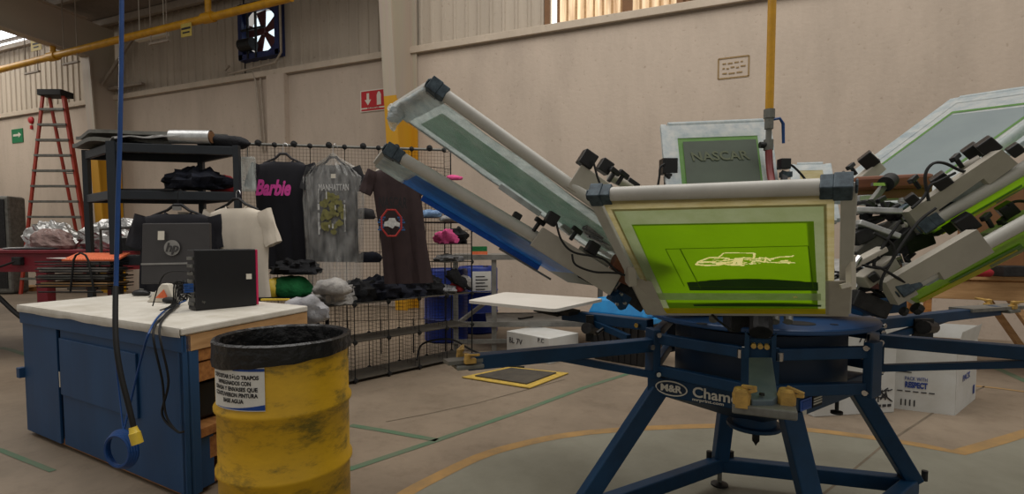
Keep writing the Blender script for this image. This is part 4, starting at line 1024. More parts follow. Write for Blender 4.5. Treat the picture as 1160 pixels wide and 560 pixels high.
# cloth piles
def pile(px, py, d, rad, m, label, cat='clothes', seed=0, amp=.2, X=Rh, name='folded_clothes', z=None, group='folded clothes on the wire shelves', fr=3):
    q = at(px, py, d)
    if z is not None: q.z = z+rad[2]*.55
    return tag(MB().blob(q, rad, amp, fr, seed, 32, 18, True, X).build(name, M[m], smooth=True), label, cat, group)
zs2 = Zl[2]+.008
def onshelf(s, dd, z, rad, m, label, seed, name='folded_clothes', amp=.34, fr=4):
    q = CU(s, dd, z+rad[2]*.55)
    return tag(MB().blob(q, rad, amp, fr, seed, 32, 18, True, e).build(name, M[m], smooth=True), label, 'clothes', 'folded clothes on the wire shelves')
onshelf(.35, .5, zs2, (.2, .15, .13), 'darkcloth', 'black clothes on the shelf right below the clear bag', 51)
onshelf(1.1, .5, zs2, (.22, .15, .15), 'navy', 'dark navy clothes on the shelf below the brown shirt', 52)
onshelf(2.0, .5, zs2, (.22, .15, .14), 'navy', 'navy folded cloth in the middle of the shelf below the brown shirt', 53)
onshelf(2.75, .5, zs2, (.16, .14, .12), 'darkcloth', 'black folded cloth at the right end below the brown shirt', 54)
onshelf(-.3, .4, zs2, (.2, .14, .11), 'whitecloth', 'grey white folded cloth on the shelf behind the drum', 55)
onshelf(.0, .9, zs2, (.14, .08, .08), 'whitecloth', 'white folded cloth on the shelf beside the desk', 56)
onshelf(3.45, .5, .03+3*g+.008, (.16, .14, .05), 'greycloth', 'grey patterned cloth on the small shelf before the blue drums', 57)
onshelf(3.4, .5, .03+3.55*g+.008, (.13, .12, .1), 'pinkcloth', 'pink cloth beside the brown shirt hem', 58)
onshelf(3.78, .45, .03+3.55*g+.008, (.12, .12, .11), 'darkcloth', 'black cloth beside the pink cloth', 59)
onshelf(3.3, .5, zs2, (.16, .14, .06), 'greycloth', 'checked cloth pile on the shelf under the black sock', 60)
q = CU(3.6, .2, zs2+.14)
tag(MB().blob(q, (.2, .05, .1), .3, 3, 61, X=(e+V((0, 0, -.6)))).build('hanging_sock', M['darkcloth'], smooth=True), 'long black cloth draped over the shelf edge by the drums', 'clothes')
tag(MB().blob(CU(3.72, .35, zs2+.05), (.1, .07, .07), .2, 3, 62, X=e).build('folded_clothes', M['redcloth'], smooth=True), 'red cloth between black and white cloths by the blue drums', 'clothes')
tag(MB().blob(CU(3.95, .3, zs2+.1), (.11, .07, .1), .15, 2, 63, X=e).build('folded_clothes', M['whitecloth'], smooth=True), 'crumpled white cloth by the blue drums', 'clothes')
# blue/white patterned clothes on the side grid, high
pile(487, 243, 5.6, (.14, .1, .06), 'bluecloth', 'light blue patterned cloth right of the brown shirt', seed=71)
pile(512, 248, 5.6, (.13, .1, .05), 'greycloth', 'black and white patterned cloth right of the blue one', seed=72)
# hook shelf carrying them
q = at(500, 252, 5.6); sh_ = thing('small_wire_shelf', 'small wire shelf on the grid holding patterned cloths', 'shelf', q)
wirepanel(q-Rh*.3, Rh, Fh, .6, .25, sh_, 10, 5, 'wire_deck')
MB().bar(q-Rh*.3, q+Rh*.3, .03, .012).build('front_edge', M['dark'], sh_)
pile(515, 202, 5.75, (.09, .05, .035), 'pinkcloth', 'small pink cloth hung high on the side grid', seed=73)
tag(MB().blob(at(420, 203, 5.15), (.13, .06, .05), .2, 2, 81, X=Rh).build('rolled_garment', M['darkcloth'], smooth=True), 'black rolled garment in the grid left of the brown shirt', 'clothes')
tag(MB().blob(at(412, 244, 5.15), (.13, .06, .07), .2, 2, 82, X=Rh).build('rolled_garment', M['boxdark'], smooth=True), 'dark grey rolled garment in the grid, middle left of the brown shirt', 'clothes')
tag(MB().blob(at(416, 293, 5.2), (.15, .06, .07), .2, 2, 83, X=Rh).build('rolled_garment', M['navy'], smooth=True), 'navy rolled garment low in the grid left of the brown shirt', 'clothes')
# stack below the pink-lettered shirt: black clothes, green crate, white bags
q = at(325, 322, 4.95)
t = thing('storage_shelving_low', 'low dark shelf standing behind the tower with green and white bundles', 'shelf', V((q.x, q.y, 0)))
bz = at(325, 336, 4.95).z
MB().box((q.x, q.y, bz-.01), (.7, .3, .02), Rh).build('shelf_board', M['dark'], t)
for s in (-1, 1):
    for r_ in (-1, 1): MB().box(V((q.x, q.y, bz/2-.01))+Rh*s*.33+Fh*r_*.13, (.03, .03, bz-.02), Rh).build('leg', M['dark'], t)
pile(331, 322, 4.95, (.19, .13, .13), 'greencloth', 'green cloth bundle behind the cream shirt', seed=91, z=bz, amp=.1)
pile(311, 320, 4.95, (.1, .12, .12), 'plug', 'mustard yellow cloth bundle beside the green one', seed=92, z=bz, amp=.1)
tag(MB().blob(at(335, 305, 4.95), (.22, .13, .09), .36, 4, 93, X=Rh).build('folded_clothes', M['darkcloth'], smooth=True), 'black folded clothes on top of the green bundle', 'clothes')
tag(MB().blob(at(348, 352, 3.72), (.15, .08, .10), .3, 2.4, 94, flat=False, X=Rh).build('plastic_bag', M['wbag'], smooth=True), 'crumpled white plastic bag behind the desk corner', 'bag')
tag(MB().blob(at(376, 327, 4.6), (.17, .1, .09), .2, 2.4, 95, X=Rh).build('folded_clothes', M['whitecloth'], smooth=True), 'grey white cloth bundle below the clear garment bag', 'clothes')

# ------------------------------------------------------------ blue drums
def bdrum(px, d, lab, label=False):
    q = atz(px, 273, .5) if False else None
    r = ray(px, 273); c = CAM+r*d; c.z = 0; Rb = .29
    t = thing('blue_drum', lab, 'drum', c)
    MB().lathe(c, [(0, .0), (Rb-.02, 0), (Rb, .02), (Rb, .29), (Rb+.012, .305), (Rb, .32), (Rb, .6), (Rb+.012, .615), (Rb, .63), (Rb, .93), (Rb-.02, .96), (Rb-.04, .96), (Rb-.045, .94), (0, .94)], 48, cap=False).build('drum_body', M['drumb'], t, smooth=True)
    MB().lathe(c+Rh*.12+V((0, 0, .94)), [(.04, 0), (.04, .025), (0, .025)], 16).build('bung_cap', M['black'], t)
    if label:
        a0 = math.atan2(-c.y, -c.x)
        def cp(s, z, off): return c+V((math.cos(a0+s)*(Rb+off), math.sin(a0+s)*(Rb+off), z))
        MB().grid(lambda u, v: cp(-.25+u*.95, .60+v*.3, .006), 12, 2).build('label', M['paper'], t)
        mb = MB()
        for k in range(5): mb.grid(lambda u, v: cp(-.1+u*(.6 if k % 2 else .45), .82-.045*k+v*.014, .009), 8, 1)
        mb.build('label_print', M['boxdark'], t)
bdrum(505, 6.95, 'blue plastic drum behind the wire cube shelf')
bdrum(541, 7.6, 'blue plastic drum with a white paper label', True)

# ------------------------------------------------------------ grey work table frame
zT = 1.04
a = atz(508, 293, zT) if False else at(512, 290, 6.1)
TA, TB = at(513, 289, 6.2), at(720, 291, 6.35)
zT = TA.z
TB = V((TB.x, TB.y, zT)); tx_ = (TB-TA); tL = 2.0; tx_.z = 0; tx_.normalize(); ty_ = V((0, 0, 1)).cross(tx_)
TA = V((TA.x, TA.y, 0)); tb = thing('steel_work_table', 'grey steel angle work table behind the press', 'table', TA+tx_*tL/2)
def TT(u, v, z): return TA+tx_*u+ty_*v+V((0, 0, z))
mb = MB()
for (p, q) in (((0, 0), (tL, 0)), ((0, 0), (0, .8)), ((tL, 0), (tL, .8)), ((0, .8), (tL, .8))): mb.bar(TT(*p, zT-.03), TT(*q, zT-.03), .03, .06)
mb.build('top_frame', M['tgrey'], tb)
MB().box(TT(tL/2, .4, zT-.005), (tL, .8, .012), tx_).build('table_top', M['tgrey'], tb)
for u, v in ((.03, .03), (tL-.03, .03), (.49, .03), (tL-.03, .78)): MB().box(TT(u, v, zT/2-.02), (.06, .05, zT-.04), tx_).build('leg', M['tgrey'], tb)
mb = MB()
mb.bar(TT(0, 0, .33), TT(tL, 0, .31), .03, .06); mb.bar(TT(.0, 0, .30), TT(.4, .78, .5), .03, .05); mb.bar(TT(.4, .78, .33), TT(tL, .78, .33), .03, .05); mb.bar(TT(0, 0, .12), TT(.8, 0, .12), .03, .05)
mb.build('rail', M['tgrey'], tb)
MB().box(TT(1.2, .4, .34), (1.6, .7, .015), tx_).build('lower_shelf', M['tgrey'], tb)
q = TT(.32, .15, zT); t = thing('sponge_block', 'small green and red block on the grey work table', 'block', q)
MB().box(q+V((0, 0, .02)), (.19, .08, .04), tx_).build('red_base', M['orange'], t); MB().box(q+V((0, 0, .07)), (.18, .07, .06), tx_).build('green_pad', M['greencloth'], t)
tag(MB().box(TT(.9, .3, .36), (.25, .05, .02), (tx_+ty_)).build('flat_bar', M['black']), 'short black bar lying on the lower table shelf', 'bar')
# white carton under the table
def obox(px0, py0, px1, py1, depth, h, z0=0):
    a = atz(px0, py0, z0); b = atz(px1, py1, z0); x = (b-a).normalized(); y = V((0, 0, 1)).cross(x); return a, b, x, y
a, b, x, y = obox(574, 402, 622, 413, .4, .3)
t = thing('white_carton', 'small closed white carton under the grey work table', 'box', (a+b)/2+y*.25)
Lb = (b-a).length; MB().box((a+b)/2+y*.25+V((0, 0, .14)), (Lb, .5, .28), x).build('box_body', M['wbox'], t, bevel=.005)
text('BL 7V', .09, M['boxdark'], t, a+x*.15-y*.003+V((0, 0, .18)), x, (0, 0, 1))
text('P.C', .07, M['boxdark'], t, a+x*(Lb-.12)-y*.003+V((0, 0, .24)), x, (0, 0, 1))

# black tub with blue lid
bl_, br_ = atz(672, 407, 0), atz(728, 417, 0)
x = (br_-bl_).normalized(); y = V((0, 0, 1)).cross(x); c = (bl_+br_)/2+y*.22
t = thing('storage_tub', 'black ribbed storage tub with a bright blue lid behind the press', 'tub', c)
hh = .46; Wb = (br_-bl_).length/2
def rect(w_, d_, z): return [c+x*a*w_+y*b*d_+V((0, 0, z)) for a, b in ((-1, -1), (1, -1), (1, 1), (-1, 1))]
MB().hexa(rect(Wb, .2, 0), rect(Wb*1.22, .27, hh)).build('tub_body', M['blacktub'], t, bevel=.01)
mb = MB()
for k in range(9):
    u = -1+2*k/8; mb.bar(c+x*u*Wb*.94-y*.2+V((0, 0, .02)), c+x*u*Wb*1.15-y*.272+V((0, 0, hh-.05)), .02, .02, y)
mb.build('ribs', M['blacktub'], t)
MB().hexa(rect(Wb*1.34, .31, hh), rect(Wb*1.3, .30, hh+.06)).build('lid_rim', M['teal'], t, bevel=.012)
MB().hexa(rect(Wb*1.2, .27, hh+.06), rect(Wb*.95, .2, hh+.24)).build('lid_dome', M['teal'], t, bevel=.03)
# floor mat
z = .006; cn = [zc(523, 428, z), zc(600, 440.5, z), zc(644, 423.5, z), zc(577, 416.5, z)]
t = thing('floor_mat', 'black mat edged with worn yellow tape on the floor', 'mat', sum(cn, V())/4)
MB().hexa(cn, [q+V((0, 0, .008)) for q in cn]).build('tape_border', M['ytape'], t)
cc_ = sum(cn, V())/4; c2_ = [cc_+(q-cc_)*.76+V((0, 0, .008)) for q in cn]
MB().hexa(c2_, [q+V((0, 0, .012)) for q in c2_]).build('mat_sheet', M['matm'], t)
tag(MB().tube(curve([zc(500, 407, .02), zc(530, 410, .02), zc(560, 414, .02), zc(594, 416, .02)], 6), .012, 6).build('floor_cable', M['rubber'], smooth=True), 'black cable on the floor above the yellow-taped mat', 'cable')
tag(MB().tube(curve([CU(1.9, -.02, .11), CU(2.5, .5, .22), CU(3.3, .2, .24), CU(3.9, -.1, .1), CU(4.3, -.5, .02)], 8), .011, 6).build('arched_cable', M['rubber'], smooth=True), 'black cable arching over the bottom of the wire cube shelf', 'cable')

# ------------------------------------------------------------ cartons on the right
a, b = atz(1010, 462.5, 0), atz(1081, 471, 0); c_ = atz(1104, 452, 0)
x = (b-a).normalized(); y = (c_-b); Dp = y.length; y.normalize(); Lb = (b-a).length
hz = at(1079, 396, (b-CAM).dot(FW)).z
a = b-x*(Lb+.05); Lb += .05
t = thing('open_carton', 'open white carton with blue printed words on the floor at right', 'box', (a+c_)/2)
cs4 = [a, b, b+y*Dp, a+y*Dp]
mb = MB(); th = .008
for i in range(4):
    p, q = cs4[i], cs4[(i+1) % 4]; mb.bar(p+V((0, 0, hz/2)), q+V((0, 0, hz/2)), th, hz)
mb.build('box_walls', M['wbox'], t)
MB().hexa([q+V((0, 0, .001)) for q in cs4], [q+V((0, 0, .01)) for q in cs4]).build('box_bottom', M['boxin'], t)
cs5 = [q+(((a+c_)/2-q)*.02) for q in cs4]; mb = MB()
for i in range(4): mb.bar(cs5[i]+V((0, 0, hz/2)), cs5[(i+1) % 4]+V((0, 0, hz/2)), .003, hz*.99)
mb.build('inner_lining', M['boxin'], t)
for (p, q, o) in ((cs4[0], cs4[3], -x), (cs4[2], cs4[1], x), (cs4[3], cs4[2], y)):
    o = o*.12+V((0, 0, .6 if o is not y else .5)); u = [p+V((0, 0, hz)), q+V((0, 0, hz)), q+V((0, 0, hz))+o*.22, p+V((0, 0, hz))+o*.22]
    MB().prism(u, V((0, 0, .006))).build('flap', M['wbox'], t)
n_ = x.cross(V((0, 0, 1)))
pf = a+x*.45*Lb+n_*.007
text('PACK WITH', .042, M['boxblue'], t, pf+V((0, 0, hz*.50)), x, (0, 0, 1), fit=Lb*.32)
text('RESPECT', .062, M['boxblue'], t, pf+V((0, 0, hz*.40)), x, (0, 0, 1), bold=.003, fit=Lb*.32)
mb = MB()
for k in range(5): mb.box(pf-x*(.1-.05*k)+V((0, 0, hz*.3)), (.035, .002, .008), x)
for k in range(4): mb.box(pf-x*(.04-.028*k)+V((0, 0, hz*.12))-x*.05, (.008, .002, .05), x)
mb.box(pf-x*.08+V((0, 0, hz*.60)), (.1, .002, .008), x)
mb.build('small_print', M['boxdark'], t)
ny = y.cross(V((0, 0, 1)))
text('PACK', .07, M['boxblue'], t, b+y*Dp*.45+ny*.007+V((0, 0, hz*.5)), y, (0, 0, 1), fit=Dp*.35)
text('GLASS', .03, M['boxblue'], t, b+y*Dp*.86+ny*.007+V((0, 0, hz*.2)), y, (0, 0, 1), fit=Dp*.18) if False else MB().box(b+y*Dp*.86+ny*.008+V((0, 0, hz*.2)), (.05, .002, .07), y).build('small_print', M['boxblue'], t)
a2, b2 = atz(925, 472.5, 0), atz(1013, 467.5, 0); a2 = atz(922, 473, 0)
x = (b2-a2).normalized(); y = V((0, 0, 1)).cross(x); Lb = (b2-a2).length; h2 = at(1010, 371, (b2-CAM).dot(FW)).z
t = thing('tall_carton', 'tall closed white carton behind the right leg of the press', 'box', (a2+b2)/2+y*.2)
MB().box((a2+b2)/2+y*.2+V((0, 0, h2/2)), (Lb, .4, h2), x).build('box_body', M['wbox'], t, bevel=.006)
mb = MB(); n_ = -y
for k in range(14): mb.bar(b2-x*random.uniform(.02, .2)+n_*.004+V((0, 0, random.uniform(.08, .2))), b2-x*random.uniform(.02, .2)+n_*.004+V((0, 0, random.uniform(.08, .2))), .003, .008)
mb.build('printed_marks', M['boxdark'], t); mb = MB()
for k in range(4): mb.box(b2-x*(.05+.045*k)+n_*.004+V((0, 0, .06)), (.03, .003, .02), x)
mb.build('printed_marks', M['boxdark'], t); mb = MB()
for k in range(8): mb.bar(b2-x*(.05+.04*k)+n_*.004+V((0, 0, h2-.1)), b2-x*(.03+.04*k)+n_*.004+V((0, 0, h2-.06)), .003, .008)
mb.build('printed_marks', M['boxdark'], t)

# ------------------------------------------------------------ timber trestle and brown board
q0, q1 = at(1040, 313, 5.3), at(1180, 318, 4.9); zb = q0.z
x = V((q1.x-q0.x, q1.y-q0.y, 0)).normalized(); y = V((0, 0, 1)).cross(x); q0 = V((q0.x, q0.y, 0))
t = thing('timber_bench', 'rough timber bench with a splayed leg at the right edge', 'bench', q0+x*1.0+y*.4)
MB().box(q0+x*1.1+y*.4+V((0, 0, zb)), (2.2, .85, .045), x).build('bench_top', M['woodp'], t, bevel=.004)
MB().box(q0+x*1.1+y*.02+V((0, 0, zb-.13)), (2.1, .04, .18), x).build('bench_rail', M['woodp'], t, bevel=.004)
MB().box(q0+x*1.1+y*.78+V((0, 0, zb-.13)), (2.1, .04, .18), x).build('bench_rail', M['woodp'], t, bevel=.004)
lp = at(1135, 345, 5.0); k0 = V((lp.x, lp.y, 0)); u0 = (k0-q0).dot(x)
for v in (.06, .74):
    MB().bar(q0+x*(u0)+y*v+V((0, 0, zb-.05)), q0+x*(u0+.55)+y*v, .1, .05, x).build('leg', M['woodp'], t, bevel=.004)
    MB().bar(q0+x*(2.0)+y*v+V((0, 0, zb-.05)), q0+x*(1.7)+y*v, .1, .05, x).build('leg', M['wood'], t, bevel=.004)
    MB().bar(q0+x*.1+y*v+V((0, 0, zb-.05)), q0+x*.1+y*v, .1, .05, x).build('leg', M['wood'], t, bevel=.004)
bb = at(1125, 255, 5.35); c = V((bb.x, bb.y, 0))
t = thing('brown_board', 'large brown board standing on the timber bench', 'board', c+V((0, 0, zb+.025)))
zt2 = at(1125, 200, 5.35).z
MB().box(V((c.x, c.y, (zb+.025+zt2)/2))+Rh*.35, (1.4, .03, zt2-zb-.025), Rh).build('sheet', M['brownb'], t)
MB().box(V((c.x, c.y, (zb+.025+zt2)/2))+Rh*.35+Fh*.03, (1.44, .03, .06), Rh).build('back_batten', M['wood'], t)
q = at(1145, 303, 4.95); tag(MB().box(V((q.x, q.y, zb+.0225+.05)), (.3, .2, .1), Rh).build('dark_case', M['dark'], bevel=.01), 'low dark case on the timber bench at the right edge', 'case')
q = at(1108, 303, 4.95); tag(MB().blob(V((q.x, q.y, zb+.055)), (.12, .1, .06), .1, 2, 5, X=Rh).build('folded_rag', M['redcloth'], smooth=True), 'reddish rag on the timber bench behind the lower right screen', 'rag')
# ======================================================= the printing press
CXp, CDp = 1.135, 2.40
def KP(x, d, z): return K(x, d, z)
PC = K(CXp, CDp, 0)
press = thing('screen_printing_press', 'blue multi-arm screen printing press with grey screen clamps', 'press', PC)
def part(mb, name, m, par=None, **k): return mb.build(name, M[m], par or press, **k)
# base frame: four splayed legs, floor beams, levelling feet
feet = {'l': K(.30, 2.26, 0), 'b': atz(815, 550, 0), 'r': K(1.99, 2.53, 0), 'f': K(1.19, 1.93, 0)}
cor = {'l': K(.617, 2.35, 0), 'f': K(1.10, 2.0, 0), 'r': K(1.656, 2.4, 0), 'b': K(1.18, 2.8, 0)}
ZH0, ZH1 = .63, .715
zbm = .12
for k in 'lbrf':
    tp = cor[k].lerp(PC, .1); ft = feet[k]
    part(MB().bar(tp+V((0, 0, ZH0+.02)), ft+V((0, 0, zbm+.02)), .075, .075, (tp-PC)), 'leg', 'blue', bevel=.006)
    fo = part(MB().cyl(ft+V((0, 0, .012)), ft+V((0, 0, zbm-.02)), .012), 'levelling_foot', 'greym')
    MB().lathe(ft, [(0, 0), (.045, 0), (.045, .01), (.02, .02), (0, .02)], 20).build('foot_pad', M['dark'], fo, smooth=True)
    mb = MB(); dd = Rh.cross(V((0, 0, 1)))
    for s in (-1, 1): mb.cyl(ft+Rh*.06*s+V((0, 0, zbm+.02)), ft+Rh*.06*s+V((0, 0, zbm+.07)), .014, 8)
    part(mb, 'corner_bolts', 'dark')
for a, b in ('lb', 'br', 'rf', 'fl'):
    part(MB().bar(feet[a]+V((0, 0, zbm)), feet[b]+V((0, 0, zbm)), .06, .075), 'floor_beam', 'blue', bevel=.006)
# housing, funnel, hub
hz = [cor[k] for k in 'lfrb']
def ringq(z, s=1): return [PC+(q-PC)*s+V((0, 0, z)) for q in hz]
part(MB().hexa(ringq(ZH0), ringq(ZH1)), 'housing', 'blue', bevel=.006)
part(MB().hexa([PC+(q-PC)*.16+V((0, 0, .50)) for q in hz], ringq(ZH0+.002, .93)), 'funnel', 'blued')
part(MB().lathe(PC, [(0, .46), (.115, .46), (.12, .465), (.12, .478), (.095, .48), (.095, .63)], 32), 'centre_hub', 'blue', smooth=True)
part(MB().lathe(PC+Rh*.0-Fh*.02, [(0, .375), (.008, .39), (.016, .40), (.016, .43), (.02, .455)], 14), 'spindle_tip', 'dark', smooth=True)
# lettering on the housing
a, b = cor['l'], cor['f']; hx = (b-a); hx.z = 0; hx.normalize(); hn = V((hx.y, -hx.x, 0)); hn = hn if hn.dot(Fh) < 0 else -hn
Lh = (b-a).length; zm = (ZH0+ZH1)/2
def HP(u, z, o=.003): return a+hx*Lh*u+hn*o+V((0, 0, z))
lg = HP(.19, zm+.003)
def ell(rx_, rz_, o, name, m, hole=0):
    pts = [lg+hx*math.cos(i*PI/20)*rx_+V((0, 0, math.sin(i*PI/20)*rz_))+hn*o for i in range(40)]
    return part(MB().prism(pts, hn*.0015), name, m)
ell(.072, .034, .000, 'logo_oval', 'labelw'); ell(.066, .028, .0018, 'logo_oval_inner', 'blued')
text('M&R', .042, M['labelw'], press, lg+hn*.005, hx, (0, 0, 1), 'logo_lettering', bold=.0015, fit=.096)
text('Chameleon', .062, M['labelw'], press, HP(.345, zm+.003, .003), hx, (0, 0, 1), 'lettering', bold=.0012, align='LEFT', fit=.30)
text('mrprint.com', .018, M['labelw'], press, HP(.345, zm-.028, .003), hx, (0, 0, 1), 'lettering', bold=.0004, align='LEFT', fit=.13)
a2, b2 = cor['f'], cor['r']; h2x = (b2-a2).normalized(); h2n = V((h2x.y, -h2x.x, 0)); h2n = h2n if h2n.dot(Fh) < 0 else -h2n; L2 = (b2-a2).length
def H2(u, z, o=.003): return a2+h2x*L2*u+h2n*o+V((0, 0, z))
part(MB().box(H2(.13, zm+.006), (.09, .004, .045), h2x), 'blue_decal', 'decalb'); part(MB().box(H2(.13, zm+.006, .006), (.07, .002, .03), h2x), 'blue_decal', 'lblue')
part(MB().box(H2(.27, zm+.01), (.08, .004, .06), h2x), 'warning_decal', 'rubber'); mb = MB()
for k in range(3): mb.box(H2(.27, zm-.006+.011*k, .006), (.07, .002, .006), h2x)
mb.prism([H2(.26, zm+.028, .006), H2(.30, zm+.028, .006), H2(.28, zm+.038, .006)], h2n*.001)
part(mb, 'warning_lettering', 'labelw'); part(MB().box(H2(.11, zm-.026), (.035, .004, .02), h2x), 'small_decal', 'labelw')
mb = MB().cyl(H2(.66, ZH0-.06, -.03), H2(.66, ZH0, -.03), .008); mb.lathe(H2(.66, ZH0-.075, -.03), [(0, 0), (.025, .005), (.025, .015), (0, .02)], 16); part(mb, 'adjusting_knob', 'dark', smooth=True)
# rotor: open hexagon of blue channel
ZR0, ZR1 = .735, .93
rot = [K(.628, 2.30, 0), K(.935, 1.95, 0), K(1.40, 2.0, 0), K(1.66, 2.36, 0), K(1.38, 2.85, 0), K(.86, 2.82, 0)]
for i in range(6):
    p, q = rot[i], rot[(i+1) % 6]
    for z in (ZR1-.03, ZR0+.025):
        part(MB().bar(p+V((0, 0, z)), q+V((0, 0, z)), .035, .045), 'rotor_rail', 'blue', bevel=.004)
for p in rot:
    dcc = (p-PC).normalized(); part(MB().box(p+V((0, 0, (ZR0+ZR1)/2)), (.035, .085, ZR1-ZR0+.02), dcc), 'rotor_post', 'blue', bevel=.004)
    mb = MB()
    for z in (ZR0+.012, ZR1-.01): mb.cyl(p+dcc*.0+dcc.cross(V((0, 0, 1)))*-.06+V((0, 0, z)), p+dcc.cross(V((0, 0, 1)))*.06+V((0, 0, z)), .011, 8)
    part(mb, 'pivot_bolt', 'chrome')
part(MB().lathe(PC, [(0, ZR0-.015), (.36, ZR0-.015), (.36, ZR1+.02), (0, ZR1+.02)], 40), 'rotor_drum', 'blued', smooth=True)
part(MB().lathe(PC, [(0, .975), (.47, .975), (.475, .98), (.475, .992), (.47, .997), (0, .997)], 64), 'top_disc', 'discblue', smooth=True)
for px, py, w_, d_ in ((905, 366.5, .06, .06), (795, 367, .022, .022), (865, 362, .02, .02), (945, 368, .015, .015)):
    q = atz(px, py, .9975); part(MB().lathe(q, [(0, 0), (w_, 0), (w_, .0015), (0, .0015)], 24), 'disc_hole', 'rubber')
part(MB().lathe(PC, [(.12, .99), (.12, 1.16), (.16, 1.17), (.16, 1.24), (.09, 1.25), (.09, 1.32), (0, 1.32)], 32), 'head_spindle', 'dark', smooth=True)

# pallet arms
ZA = .915
def clampset(e, d, par, m='yellow', sc=1):
    """wide bracket with two toggle clamps at the outer end of an arm"""
    s = d.cross(V((0, 0, 1)))
    br_ = MB().box(e+V((0, 0, -.035)), (.17*sc, .19*sc, .025*sc), d).build('pallet_bracket', M['greym'], par, bevel=.004)
    for k in (-1, 1):
        b = e+s*.075*sc*k+V((0, 0, -.02)); c = MB()
        c.box(b+V((0, 0, .012*sc)), (.07*sc, .035*sc, .03*sc), d); c.lathe(b+d*.01+V((0, 0, .02*sc)), [(.02*sc, 0), (.02*sc, .035*sc), (0, .04*sc)], 12)
        c.bar(b+V((0, 0, .045*sc)), b+(s*k*.075-d*.03+V((0, 0, .062)))*sc, .018*sc, .014*sc); c.bar(b+(d*.03+V((0, 0, .05)))*sc, b+(s*k*.075-d*.03+V((0, 0, .064)))*sc, .012*sc, .01*sc)
        c.build('toggle_clamp', M[m], par, bevel=.002)
def arm(p, q, brace=None, m='blue', clamps=True, w=.06, hgt=.055, csc=1):
    d = (q-p).normalized()
    ar_ = part(MB().bar(p-V((0, 0, hgt/2)), q-V((0, 0, hgt/2)), w, hgt), 'pallet_arm', m, bevel=.004)
    if brace:
        MB().bar(brace[0], brace[1], .03, .03).build('brace', M[m], ar_)
    if clamps: clampset(q, d, ar_, sc=csc)
    MB().cyl(p+d*.05+d.cross(V((0, 0, 1)))*.05-V((0, 0, .03)), p+d*.05-d.cross(V((0, 0, 1)))*.05-V((0, 0, .03)), .012, 8).build('arm_bolt', M['chrome'], ar_)
    return ar_, d
# left
p, q = at(742, 383, 2.32), at(528, 402.5, 1.97)
A1, d1 = arm(p, q, (at(741, 425, 2.30), at(618, 402, 2.15)), csc=.62)
MB().bar(at(560, 402, 2.02)+V((0, 0, -.01)), at(505, 407.5, 1.93)+V((0, 0, -.01)), .06, .014).build('arm_slide', M['greym'], A1)
# right, running out of the photo
p = K(1.60, 2.33, ZA); q = K(2.42, 1.86, ZA-.01)
A2, d2 = arm(p, q, (K(1.64, 2.31, .76), K(2.25, 1.97, .87)))
# back left with the white pallet
p, q = at(737, 362, 2.58), at(640, 351.5, 3.0)
A3, d3 = arm(p, q, (at(712, 383, 2.62), at(650, 356, 2.95)), clamps=False)
mb = MB(); mb.box(at(668, 372, 2.8), (.04, .02, .14), Rh); mb.cyl(at(664, 372, 2.75), at(674, 374, 2.85), .03, 12); mb.tube([at(676, 378, 2.7), at(684, 372, 2.75)], .01, 6); mb.build('lock_bracket', M['dark'], A3)
zp = .99
pc = [atz(529, 340.5, zp), atz(572, 331, zp), atz(684, 338.5, zp), atz(629, 350.5, zp)]
def rounded(cn, r=.04):
    out = []
    for i in range(4):
        a_, b_, c_ = cn[i-1], cn[i], cn[(i+1) % 4]; u = (a_-b_).normalized()*r; w_ = (c_-b_).normalized()*r
        for k in range(5):
            t_ = k/4; out.append((b_+u)*(1-t_)**2+b_*2*t_*(1-t_)+(b_+w_)*t_*t_)
    return out
MB().prism([q_-V((0, 0, .016)) for q_ in rounded(pc)], V((0, 0, .016))).build('pallet', M['pallet'], A3)
pcm = sum(pc, V())/4
MB().bar(pcm-V((0, 0, .03)), pcm+(p-pcm)*.4-V((0, 0, .035)), .12, .022).build('pallet_mount', M['dark'], A3)
MB().bar(pcm+(p-pcm)*.1-V((0, 0, .045)), pcm+(p-pcm)*.32-V((0, 0, .05)), .16, .012).build('pallet_bracket', M['dark'], A3)
# back right
p, q = at(985, 362, 2.62), at(1128, 346.5, 3.2)
A4, d4 = arm(p, q, (at(1000, 385, 2.6), at(1072, 361, 3.0)), clamps=False)
MB().bar(at(1088, 351, 3.05), at(1153, 347, 3.3), .12, .02).build('arm_slide', M['greym'], A4)
clampset(at(1133, 345, 3.23), d4, A4, sc=.8)
mb = MB(); mb.box(at(1045, 374, 2.75), (.1, .02, .12), Rh); mb.cyl(at(1046, 371, 2.7), at(1056, 371, 2.85), .035, 12); mb.bar(at(1037, 363, 2.75), at(1037, 376, 2.75), .02, .02); mb.build('lock_bracket', M['dark'], A4)
# straight back, hidden by the disc
p, q = PC+Fh*.5+Rh*.05+V((0, 0, ZA)), PC+Fh*1.3+Rh*.2+V((0, 0, ZA)); arm(p, q)
